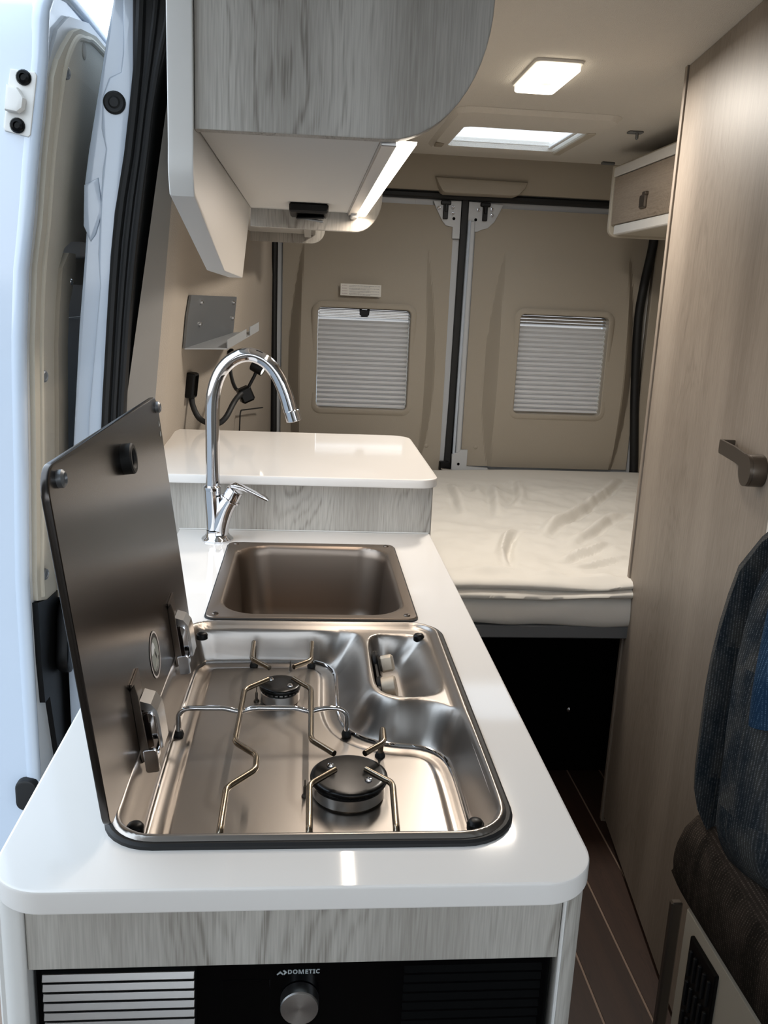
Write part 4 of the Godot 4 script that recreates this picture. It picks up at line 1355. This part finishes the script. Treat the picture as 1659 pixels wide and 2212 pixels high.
	# burners
	for e in [[0.0515, -0.813, 0.0405, "front"], [-0.0265, -1.03, 0.0265, "rear"]]:
		var r: float = e[2]
		var T := turned(Vector3.UP, Vector3(e[0], 0.854, e[1]))
		var bu := part("burner", Sh.new().lathe([Vector2(r * 0.82, 0), Vector2(r * 0.82, 0.004), Vector2(r * 0.93, 0.005), Vector2(r * 0.93, 0.016), Vector2(r * 0.86, 0.0175), Vector2(r * 0.86, 0.021)], T, 48), M.alu, hob)
		part("burner_cap", Sh.new().lathe([Vector2(r * 0.88, 0.0195), Vector2(r * 0.99, 0.0205), Vector2(r, 0.0225), Vector2(r * 0.985, 0.0245), Vector2(r * 0.94, 0.0258), Vector2(r * 0.85, 0.0264), Vector2(r * 0.5, 0.0268), Vector2(0, 0.0269)], T, 48), M.enamel, bu)
		for k in 24:
			var a := TAU * k / 24.0
			part("flame_port", Sh.new().box(Vector3(cos(a) * r * 0.89, 0.0185, sin(a) * r * 0.89), Vector3(0.0022, 0.003, 0.0022), 0.0005, T), M.black, bu)
		for sgn in [-1.0, 1.0]:
			part("cap_screw", screw(0.0038, Vector3(e[0] + sgn * r * 0.47, 0.8805, e[1] - sgn * -0.35 * r), Vector3.UP, 0.0022), M.chrome, bu)
		part("igniter", Sh.new().lathe([Vector2(0.0035, 0), Vector2(0.0035, 0.004), Vector2(0.0018, 0.006), Vector2(0.0018, 0.014), Vector2(0.0007, 0.016), Vector2(0.0007, 0.022), Vector2(0, 0.022)], turned(Vector3.UP, Vector3(e[0] - r * 1.12, 0.854, e[1] + r * 0.12)), 10), M.handle, bu)
	# pan support: bent wires on one cross wire
	var y := 0.895
	var wires := [
		[[-0.069, 0.868, -0.683], [-0.069, y, -0.69], [-0.07, y, -0.762], [-0.0435, y, -0.797], [-0.0445, y, -0.824], [-0.069, y, -0.852], [-0.068, y, -0.979], [-0.041, y, -1.009]],
		[[0.010, 0.868, -0.683], [0.010, y, -0.69], [0.010, y, -0.767], [0.036, y, -0.795]],
		[[-0.010, y, -1.011], [0.012, y, -0.983], [0.012, y, -0.856], [0.036, y, -0.827]],
		[[0.0885, 0.868, -0.683], [0.0885, y, -0.69], [0.092, y, -0.769], [0.067, y, -0.795]],
		[[0.068, y, -0.827], [0.0905, y, -0.851], [0.0915, y, -0.884], [0.0905, 0.858, -0.889]],
		[[-0.041, y, -1.043], [-0.065, y, -1.071], [-0.066, y, -1.132], [-0.066, 0.858, -1.135]],
		[[-0.010, y, -1.046], [0.012, y, -1.068], [0.0135, y, -1.132], [0.0135, 0.858, -1.135]],
	]
	var ps := part("pan_support", Sh.new().tube(fillet([[-0.1405, 0.857, -0.94], [-0.1405, 0.884, -0.937], [-0.1325, 0.8925, -0.935], [-0.088, 0.893, -0.935], [-0.07, 0.8885, -0.934], [-0.056, 0.893, -0.935], [-0.004, 0.893, -0.935], [0.010, 0.8885, -0.934], [0.026, 0.893, -0.935], [0.046, 0.8925, -0.935], [0.0545, 0.884, -0.936], [0.0545, 0.857, -0.94]], 0.008), 0.0031, 10), M.chrome, hob)
	for w in wires:
		part("support_wire", Sh.new().tube(fillet(w, 0.007), 0.0033, 10), M.wire, ps)
	for f in [[-0.1405, -0.94], [0.0545, -0.94], [-0.066, -1.135], [0.0135, -1.135], [0.0905, -0.889]]:
		part("rubber_foot", Sh.new().lathe([Vector2(0.0055, 0), Vector2(0.006, 0.003), Vector2(0.0045, 0.007), Vector2(0.003, 0.008), Vector2(0, 0.008)], turned(Vector3.UP, Vector3(f[0], 0.8545, f[1])), 14), M.rubber, ps)
	# bright bead where the floor of the pan meets its walls
	var rl := PackedVector3Array()
	for p in bot:
		rl.append(Vector3(p.x, 0.8575, p.y))
	part("floor_bead", Sh.new().tube(rl, 0.0022, 8, true), M.chrome, hob)
	# two control knobs on the steep wall of the trough
	for e in [[-1.082, 0.882, 0], [-1.012, 0.880, 1]]:
		var A := Vector3(0.098, e[1], e[0])
		var to := Vector3(1, 0.25, 0.1)
		var T := turned(to, A)
		var kn := part("control_knob", Sh.new().lathe([Vector2(0.019, 0), Vector2(0.019, 0.004), Vector2(0.017, 0.0065), Vector2(0.011, 0.007), Vector2(0, 0.007)] if e[2] == 0 else [Vector2(0.0165, 0), Vector2(0.0165, 0.005), Vector2(0, 0.005)], T, 28), M.black, hob)
		if e[2] == 0:
			part("knob_grip", Sh.new().box(Vector3(0, 0.016, 0), Vector3(0.022, 0.019, 0.012), 0.003, T), M.champagne, kn)
		else:
			part("knob_grip", Sh.new().lathe([Vector2(0.0145, 0.005), Vector2(0.0145, 0.021), Vector2(0.013, 0.0225), Vector2(0, 0.0225)], T, 32), M.champagne, kn)
	part("knob_seal", Sh.new().prism(smooth2([[-1.115, 0.885], [-1.08, 0.890], [-1.04, 0.893], [-0.99, 0.889], [-0.985, 0.874], [-1.02, 0.868], [-1.06, 0.868], [-1.10, 0.870]], 3), 0.0955, 0.0985, ZY), M.black, hob)
	build_lid(hob)


func build_lid(hob: Node3D) -> void:
	# local x: along the hinge towards the tail, y: up the lid, z: its face towards the aisle
	var up := Vector3(-0.128, 0.992, 0)
	var nz := Vector3(0.992, 0.128, 0)
	var L := Transform3D(Vector3(0, 0, -1), up, nz, Vector3(-0.1575, 0.912, -0.667))
	var lid := part("lid", Sh.new().prism(rr(0.002, 0.001, 0.503, 0.314, [0.012, 0.008, 0.022, 0.026], 8), -0.007, 0.0, L, 0.0018), M.lid, hob)
	for e in [[0.031, 0.31 - 0.001], [0.49, 0.305]]:
		part("bumper", Sh.new().lathe([Vector2(0.0075, 0), Vector2(0.0075, 0.004), Vector2(0.005, 0.006), Vector2(0.004, 0.004), Vector2(0, 0.004)], L * Transform3D(Vector3(1, 0, 0), Vector3(0, 0, 1), Vector3(0, -1, 0), Vector3(minf(e[0], 0.487), minf(e[1], 0.3), 0)), 18), M.bracket, lid)
	part("finger_ring", Sh.new().lathe([Vector2(0.0165, 0), Vector2(0.0165, 0.010), Vector2(0.015, 0.0115), Vector2(0.011, 0.0115), Vector2(0.009, 0.009), Vector2(0.009, 0.001), Vector2(0, 0.001)], L * Transform3D(Vector3(1, 0, 0), Vector3(0, 0, 1), Vector3(0, -1, 0), Vector3(0.262, 0.273, 0)), 28), M.rubber, lid)
	for k in 2:
		part("mark", Sh.new().prism(pv([[-0.0035, -0.0035], [0.0035, -0.002], [0.001, 0.0035]]), 0.0001, 0.0005, L * Transform3D(Basis.IDENTITY, Vector3(0.489, 0.278 - 0.013 * k, 0))), M.print_grey, lid)
	# round warning badge: pale disc, dark figure of a hand lowering the lid
	var n := 192
	var img := Image.create(n, n, false, Image.FORMAT_RGBA8)
	img.fill(Color(0.36, 0.335, 0.315, 1))
	var sp := fnl(8, 0.22)
	var dark := Color(0.05, 0.045, 0.04)
	for y in n:
		for x in n:
			var v := Vector2(x + 0.5, y + 0.5) / n * 2.0 - Vector2.ONE
			var r := v.length()
			if r > 0.9 and r < 0.99:
				img.set_pixel(x, y, Color(0.85, 0.82, 0.8))
			elif r < 0.9:
				img.set_pixel(x, y, Color(0.13, 0.11, 0.1))
				if r < 0.72 + 0.02 * sp.get_noise_2d(x * 3.0, y * 3.0):
					img.set_pixel(x, y, Color(0.62, 0.64, 0.61).darkened(clampf(sp.get_noise_2d(x, y) * 0.35, 0.0, 0.3)))
				var w := Vector2(v.x + 0.25, v.y + 0.28)
				if r < 0.72 and w.length() < 0.34 and w.y < 0.12 and not (Vector2(v.x + 0.02, v.y + 0.02).length() < 0.24):
					img.set_pixel(x, y, Color(0.9, 0.91, 0.92))
				var l1 := absf((v - Vector2(0.02, -0.1)).dot(Vector2(0.87, -0.5)))
				var t1 := (v - Vector2(0.02, -0.1)).dot(Vector2(0.5, 0.87))
				if l1 < 0.085 and t1 > 0.0 and t1 < 0.36 and r < 0.75:
					img.set_pixel(x, y, dark)
				var u := v - Vector2(-0.15, 0.5)
				var l2 := u.dot(Vector2(0.45, 0.89))
				var t2 := u.dot(Vector2(0.89, -0.45))
				if t2 > -0.15 and t2 < 0.72 and r < 0.8:
					if absf(l2) < 0.035:
						img.set_pixel(x, y, Color(0.8, 0.8, 0.77))
					elif l2 > 0.035 and l2 < 0.15 and (t2 < 0.12 or t2 > 0.5):
						img.set_pixel(x, y, dark)
	var bm := mat(Color.WHITE, 0.5)
	bm.albedo_texture = ImageTexture.create_from_image(img)
	var bc := Vector3(0.26, 0.0505, 0.0006)
	var br := 0.0265
	var bg := Sh.new()
	for k in 48:
		var a := TAU * k / 48.0
		var b := TAU * (k + 1) / 48.0
		var at := bg.p.size()
		bg.t(L * bc, L * (bc + Vector3(cos(a), sin(a), 0) * br), L * (bc + Vector3(cos(b), sin(b), 0) * br), nz)
		for i in range(at, at + 3):
			var q: Vector3 = (L.affine_inverse() * bg.p[i] - bc) / br
			bg.uv.append(Vector2(q.x, -q.y) * 0.5 + Vector2(0.5, 0.5))
	part("badge", bg, bm, lid)
	# two hinges: strap on the lid, open steel cage with spring and roller, block on the rim
	for s in [0.163, 0.395]:
		part("hinge_strap", Sh.new().prism(pv([[s - 0.028, -0.012], [s - 0.028, 0.072], [s + 0.008, 0.074], [s + 0.008, 0.012], [s + 0.03, 0.012], [s + 0.03, -0.012]]), 0.0, 0.0025, L, 0.0006), M.steel_dark, lid)
		var C := L * Transform3D(Vector3(0, 0, 1), Vector3(0, 1, 0), Vector3(1, 0, 0), Vector3.ZERO)
		part("hinge_cheek", Sh.new().prism(pv([[0.0, -0.012], [0.0, 0.066], [0.005, 0.073], [0.007, 0.06], [0.008, -0.008]]), s - 0.0305, s - 0.0275, C, 0.0005), M.steel_dark, lid)
		for o in [0.018, -0.016]:
			part("hinge_plate", Sh.new().prism(pv([[0.002, -0.008], [0.002, 0.036], [0.014, 0.036], [0.0165, 0.03], [0.0165, -0.004], [0.013, -0.008]]), s + o, s + o + 0.0025, C, 0.0004), M.chrome, lid)
		part("hinge_block", Sh.new().prism(pv([[0.003, 0.047], [0.0135, 0.0425], [0.0185, 0.034], [0.0195, 0.026], [0.0195, -0.006], [0.0168, -0.007], [0.0165, 0.026], [0.0125, 0.033], [0.002, 0.0385]]), s - 0.013, s + 0.017, C, 0.0), M.alu, lid, 12.0)
		part("hinge_roller", Sh.new().tube(PackedVector3Array([L * Vector3(s - 0.018, 0.030, 0.010), L * Vector3(s + 0.016, 0.030, 0.010)]), 0.0052, 14), M.chrome, lid)
		var sp2 := PackedVector3Array()
		for k in 60:
			var a := k * 0.72
			sp2.append(L * Vector3(s - 0.004 + 0.0036 * cos(a), 0.024 - 0.03 * k / 60.0, 0.0095 + 0.0036 * sin(a)))
		part("hinge_spring", Sh.new().tube(sp2, 0.001, 6), M.chrome, lid)
		part("hinge_foot", Sh.new().prism(rr(0.003, -0.022, 0.017, 0.003, [0.003, 0.003, 0.004, 0.002]), s - 0.033, s - 0.029, C, 0.0008), M.chrome, lid)
		part("hinge_arm", Sh.new().box(Vector3(s - 0.021, -0.010, 0.013), Vector3(0.018, 0.007, 0.005), 0.0015, L), M.chrome, lid)


# ---------------------------------------------------------------- sink and tap
func build_sink() -> void:
	var sk := thing("sink", "deep square stainless steel sink with wide rim in the white worktop", "sink", Vector3(0.015, 0.9, -1.395))
	var s := Sh.new()
	var rings: Array = []
	for l in [[-0.1405, -1.593, 0.1685, -1.1985, 0.014, 0.9002], [-0.1405, -1.593, 0.1685, -1.1985, 0.014, 0.9035], [-0.1395, -1.592, 0.1675, -1.1995, 0.013, 0.9045], [-0.125, -1.5785, 0.155, -1.213, 0.05, 0.9042], [-0.1215, -1.575, 0.152, -1.217, 0.055, 0.9025], [-0.1185, -1.572, 0.149, -1.22, 0.055, 0.897], [-0.117, -1.570, 0.1475, -1.222, 0.055, 0.885], [-0.110, -1.562, 0.1405, -1.23, 0.055, 0.79], [-0.106, -1.557, 0.136, -1.235, 0.055, 0.768], [-0.095, -1.546, 0.125, -1.246, 0.05, 0.757], [-0.07, -1.52, 0.1, -1.27, 0.04, 0.753]]:
		var ring := PackedVector3Array()
		for p in rr(l[0], l[1], l[2], l[3], [l[4], l[4], l[4], l[4]], 9):
			ring.append(Vector3(p.x, l[5], p.y))
		rings.append(ring)
	s.loft(rings, Vector3.UP)
	s.cap(rings[-1], Vector3.UP)
	part("bowl", s, M.sink_steel, sk)
	var g := PackedVector3Array()
	for p in rr(-0.1408, -1.5932, 0.1688, -1.1982, [0.014, 0.014, 0.014, 0.014], 5):
		g.append(Vector3(p.x, 0.9008, p.y))
	part("gasket", Sh.new().tube(g, 0.002, 6, true), M.rubber, sk)
	for e in [[-0.127, -1.212], [0.154, -1.212], [-0.126, -1.580], [0.154, -1.580]]:
		part("rim_stud", screw(0.005, Vector3(e[0], 0.9042, e[1]), Vector3.UP, 0.0022), M.steel_dark, sk)
	part("drain", Sh.new().lathe([Vector2(0.032, 0), Vector2(0.031, 0.002), Vector2(0.022, 0.001), Vector2(0.02, -0.002), Vector2(0, -0.002)], turned(Vector3.UP, Vector3(0.015, 0.7535, -1.40)), 28), M.chrome, sk)
	# tap
	var tp := thing("tap", "tall chrome swan neck mixer tap beside the sink", "tap", Vector3(-0.165, 0.9, -1.622))
	var z := -1.622
	part("base", Sh.new().lathe([Vector2(0.030, 0), Vector2(0.030, 0.003), Vector2(0.0275, 0.006), Vector2(0.0235, 0.009), Vector2(0.0215, 0.014), Vector2(0.021, 0.02)], turned(Vector3.UP, Vector3(-0.165, 0.9, z)), 36), M.chrome, tp)
	part("body", Sh.new().tube(smooth3([[-0.1695, 0.912, z], [-0.171, 0.945, z], [-0.173, 0.975, z], [-0.1745, 1.0, z]], 4), 0.0158, 24), M.chrome, tp)
	part("body_collar", Sh.new().lathe([Vector2(0.0158, -0.003), Vector2(0.0163, 0), Vector2(0.0163, 0.004), Vector2(0.0135, 0.007), Vector2(0.0125, 0.007)], turned(Vector3(-0.02, 1, 0), Vector3(-0.1745, 0.999, z)), 28), M.chrome, tp)
	part("spout", Sh.new().tube(smooth3([[-0.1735, 1.0, z], [-0.1735, 1.09, z], [-0.1735, 1.15, z], [-0.170, 1.185, z], [-0.158, 1.218, z], [-0.136, 1.241, z], [-0.108, 1.250, z], [-0.080, 1.241, z], [-0.058, 1.218, z], [-0.042, 1.185, z], [-0.031, 1.150, z]], 6), 0.013, 20), M.chrome, tp)
	part("aerator", Sh.new().lathe([Vector2(0, 0), Vector2(0.0115, 0), Vector2(0.0142, 0.001), Vector2(0.0142, 0.020), Vector2(0.013, 0.0215)], turned(Vector3(-0.25, 1, 0), Vector3(-0.024, 1.131, z)), 28), M.chrome, tp)
	part("valve_arm", Sh.new().tube(smooth3([[-0.160, 0.91, z + 0.004], [-0.157, 0.935, z + 0.006], [-0.149, 0.962, z + 0.008], [-0.138, 0.984, z + 0.01]], 6), 0.0155, 22), M.chrome, tp)
	var va := turned(Vector3(0.46, 0.88, 0), Vector3(-0.1415, 0.979, z + 0.01))
	var vh := part("valve_head", Sh.new().lathe([Vector2(0.0185, 0), Vector2(0.0195, 0.001), Vector2(0.0195, 0.004), Vector2(0.0165, 0.005), Vector2(0.0165, 0.022), Vector2(0.015, 0.024), Vector2(0, 0.024)], va, 32), M.chrome, tp)
	part("lever", Sh.new().prism(pv([[-0.141, 1.010], [-0.131, 1.013], [-0.12, 1.010], [-0.075, 0.9885], [-0.068, 0.983], [-0.072, 0.981], [-0.115, 1.000], [-0.137, 1.004]]), z + 0.001, z + 0.02, XY, 0.002), M.chrome, vh)


# ---------------------------------------------------------------- lamps, hatch, fittings
func build_small_things() -> void:
	var cl := thing("ceiling_light", "square white ceiling light, lit, on the beige ceiling", "lamp", Vector3(0.542, 1.89, -2.2))
	part("housing", Sh.new().prism(rr(0.487, -2.325, 0.597, -2.07, [0.016, 0.016, 0.016, 0.016]), 1.883, 1.8905, XZ, 0.002), M.satin_white, cl)
	var df := part("diffuser", Sh.new().prism(rr(0.492, -2.32, 0.592, -2.075, [0.014, 0.014, 0.014, 0.014]), 1.8685, 1.884, XZ, 0.004), glow(Color(1.0, 0.95, 0.86), 4.0), cl)
	part("touch_spot", Sh.new().lathe([Vector2(0, 0), Vector2(0.012, 0), Vector2(0.012, 0.0006)], turned(Vector3.UP, Vector3(0.546, 1.868, -2.21)), 20), glow(Color(1.0, 0.95, 0.86), 1.2), df)
	area("ceiling_glow", Vector3(0.542, 1.862, -2.197), Vector2(0.1, 0.24), Color(1.0, 0.965, 0.92), 1.4, Vector3(0, -1, 0), cl)
	# roof hatch
	var h := thing("window_1", "roof hatch with beige frame and bright white pane", "window", Vector3(0.64, 1.88, -2.95), "", true)
	var rings: Array = []
	for l in [[0.398, -3.275, 0.885, -2.60, 0.05, 1.8895], [0.41, -3.262, 0.873, -2.612, 0.045, 1.876], [0.448, -3.17, 0.838, -2.785, 0.03, 1.870], [0.455, -3.155, 0.83, -2.795, 0.02, 1.874], [0.461, -3.149, 0.824, -2.801, 0.015, 1.900]]:
		var ring := PackedVector3Array()
		for p in rr(l[0], l[1], l[2], l[3], [l[4], l[4], l[4], l[4]], 5):
			ring.append(Vector3(p.x, l[5], p.y))
		rings.append(ring)
	part("frame", Sh.new().loft(rings, Vector3.DOWN), M.headliner, h)
	part("pane", Sh.new().box(Vector3(0.6425, 1.896, -2.975), Vector3(0.362, 0.004, 0.347), 0.001), M.glass, h)
	part("blind_cassette", Sh.new().box(Vector3(0.838, 1.872, -2.975), Vector3(0.03, 0.012, 0.40), 0.003), M.beige_pale, h)
	part("side_rail", Sh.new().box(Vector3(0.81, 1.885, -2.975), Vector3(0.012, 0.01, 0.35), 0.003), M.white, h)
	part("turn_knob", Sh.new().box(Vector3(0.423, 1.871, -3.13), Vector3(0.03, 0.008, 0.05), 0.003), M.beige, h)
	var hk := thing("ceiling_hook", "small grey hook fixed to the ceiling beside the roof hatch", "hook", Vector3(0.985, 1.89, -2.81))
	part("plate", Sh.new().box(Vector3(0.985, 1.887, -2.81), Vector3(0.045, 0.006, 0.03), 0.002), M.bracket, hk)
	part("prong", Sh.new().box(Vector3(0.988, 1.876, -2.80), Vector3(0.008, 0.022, 0.012), 0.003), M.bracket, hk)
	solo("ceiling_clip", Sh.new().box(Vector3(1.1, 1.885, -3.4), Vector3(0.05, 0.01, 0.02), 0.003), M.bracket, "tiny grey clip where the ceiling meets the rear header", "clip", Vector3(1.1, 1.88, -3.4))
	# steel bracket on the left wall: back plate, drop tray, lip with a notch
	var B := func(s: float, y: float, off: float) -> Vector3:
		# s: metres along the wall towards the tail from z = -2.17
		return Vector3(-0.2965 + 0.185 * s + lean(y) + off * 0.98, y, -2.171 - 0.98 * s + off * 0.18)
	var wb := thing("wall_bracket", "grey steel bracket with folded tray screwed to the wall above the reading lamp", "bracket", Vector3(-0.26, 1.22, -2.38))
	var pl := Sh.new()
	var o := [[0.012, 1.348], [0.42, 1.346], [0.42, 1.245], [0.0, 1.222], [0.0, 1.30]]
	for side in [0.0, 0.006]:
		for k in range(1, o.size() - 1):
			pl.t(B.call(o[0][0], o[0][1], side + 0.002), B.call(o[k][0], o[k][1], side + 0.002), B.call(o[k + 1][0], o[k + 1][1], side + 0.002), Vector3(side - 0.003, 0, 0))
	for k in o.size():
		var a: Array = o[k]
		var b: Array = o[(k + 1) % o.size()]
		pl.q(B.call(a[0], a[1], 0.002), B.call(b[0], b[1], 0.002), B.call(b[0], b[1], 0.008), B.call(a[0], a[1], 0.008), B.call(a[0], a[1], 0.005) - B.call(0.2, 1.28, 0.005))
	part("back_plate", pl, M.bracket, wb)
	for e in [[0.09, 1.331], [0.095, 1.277], [0.385, 1.33], [0.39, 1.287]]:
		part("screw", screw(0.006, B.call(e[0], e[1], 0.008), Vector3(0.98, 0, 0.18), 0.006), M.alu, wb)
	var tray := Sh.new()
	var t0: Vector3 = B.call(0.0, 1.2225, 0.006)
	var t1: Vector3 = B.call(0.42, 1.2455, 0.006)
	var t2 := Vector3(-0.136, 1.262, -2.43)
	var t3 := Vector3(-0.2, 1.2235, -2.21)
	tray.q(t0, t1, t2, t3, Vector3(0, 1, 0.1))
	tray.q(t0 - Vector3(0, 0.003, 0), t1 - Vector3(0, 0.003, 0), t2 - Vector3(0, 0.003, 0), t3 - Vector3(0, 0.003, 0), Vector3(0, -1, 0))
	for e in [[t0, t3], [t3, t2], [t2, t1]]:
		tray.q(e[0], e[1], e[1] - Vector3(0, 0.003, 0), e[0] - Vector3(0, 0.003, 0), Vector3(1, 0, 1))
	part("tray", tray, M.zinc, wb)
	var lip := Sh.new()
	for e in [[0.0, 0.58], [0.7, 1.0]]:
		var a := t3.lerp(t2, e[0])
		var b := t3.lerp(t2, e[1])
		lip.add(Sh.new().prism(pv([[0, -0.002], [(b - a).length(), -0.002], [(b - a).length(), 0.021], [0, 0.021]]), -0.0012, 0.0012, Transform3D((b - a).normalized(), Vector3.UP, (b - a).normalized().cross(Vector3.UP), a), 0.0004))
	part("lip", lip, M.zinc, wb)
	# socket with cable, adapter and gooseneck reading lamp
	var so := thing("cable_plug", "black plug with thick cable on the wall left of the tap", "plug", Vector3(-0.29, 1.13, -2.25))
	part("plug", Sh.new().prism(rr(-0.02, -0.032, 0.02, 0.032, [0.005, 0.008, 0.006, 0.004]), 0.0, 0.028, Transform3D(Vector3(0.18, 0, -0.98), Vector3(0.1, 0.99, 0.02), Vector3(0.98, -0.1, 0.18), Vector3(-0.307, 1.128, -2.248)), 0.006), M.black, so)
	part("cable", Sh.new().tube(smooth3([[-0.293, 1.10, -2.253], [-0.29, 1.075, -2.25], [-0.275, 1.045, -2.245], [-0.25, 1.033, -2.235], [-0.225, 1.034, -2.225], [-0.205, 1.05, -2.225], [-0.19, 1.08, -2.26], [-0.182, 1.093, -2.295], [-0.170, 1.104, -2.32]], 6), 0.0072, 12), M.rubber, so)
	var rl := thing("reading_lamp", "black gooseneck reading lamp with small lit head behind the tap", "lamp", Vector3(-0.16, 1.1, -2.32))
	part("adapter", Sh.new().box(Vector3.ZERO, Vector3(0.036, 0.04, 0.034), 0.005, Transform3D(Basis.from_euler(Vector3(0, 0.3, 0.42)), Vector3(-0.163, 1.098, -2.33))), M.black, rl)
	part("gooseneck", Sh.new().tube(smooth3([[-0.158, 1.112, -2.33], [-0.149, 1.13, -2.33], [-0.139, 1.15, -2.33], [-0.135, 1.163, -2.33]], 5), 0.0045, 10), M.black, rl)
	part("feed_cable", Sh.new().tube(smooth3([[-0.177, 1.106, -2.34], [-0.19, 1.108, -2.36], [-0.203, 1.125, -2.40], [-0.212, 1.15, -2.44], [-0.218, 1.175, -2.5], [-0.223, 1.187, -2.578]], 6), 0.005, 10), M.rubber, rl)
	var ht := Vector3(0.86, -0.42, 0.28)
	part("lamp_head", Sh.new().lathe([Vector2(0, 0), Vector2(0.013, 0), Vector2(0.0145, 0.002), Vector2(0.0145, 0.034), Vector2(0.0125, 0.034), Vector2(0.0125, 0.031)], turned(ht, Vector3(-0.146, 1.176, -2.33)), 24), M.black, rl)
	part("lamp_lens", Sh.new().lathe([Vector2(0.0125, 0.031), Vector2(0.008, 0.0325), Vector2(0, 0.033)], turned(ht, Vector3(-0.146, 1.176, -2.33)), 24), glow(Color(1.0, 0.95, 0.85), 5.0), rl)
	var spl := SpotLight3D.new()
	spl.name = "reading_spot"
	spl.light_energy = 0.02
	spl.light_color = Color(1.0, 0.92, 0.8)
	spl.spot_angle = 55.0
	spl.spot_range = 12.0
	spl.spot_attenuation = 2.0
	spl.light_size = 0.012
	spl.shadow_enabled = true
	rl.add_child(spl, true)
	spl.position = Vector3(-0.146, 1.176, -2.33) + ht.normalized() * 0.037 - rl.position
	spl.basis = Basis.looking_at(ht, Vector3.UP)
	solo("wall_hole", Sh.new().box(Vector3(-0.222, 1.187, -2.58), Vector3(0.012, 0.026, 0.03), 0.003), M.black_matte, "small black cable grommet in the wall below the steel bracket", "grommet", Vector3(-0.222, 1.187, -2.58))
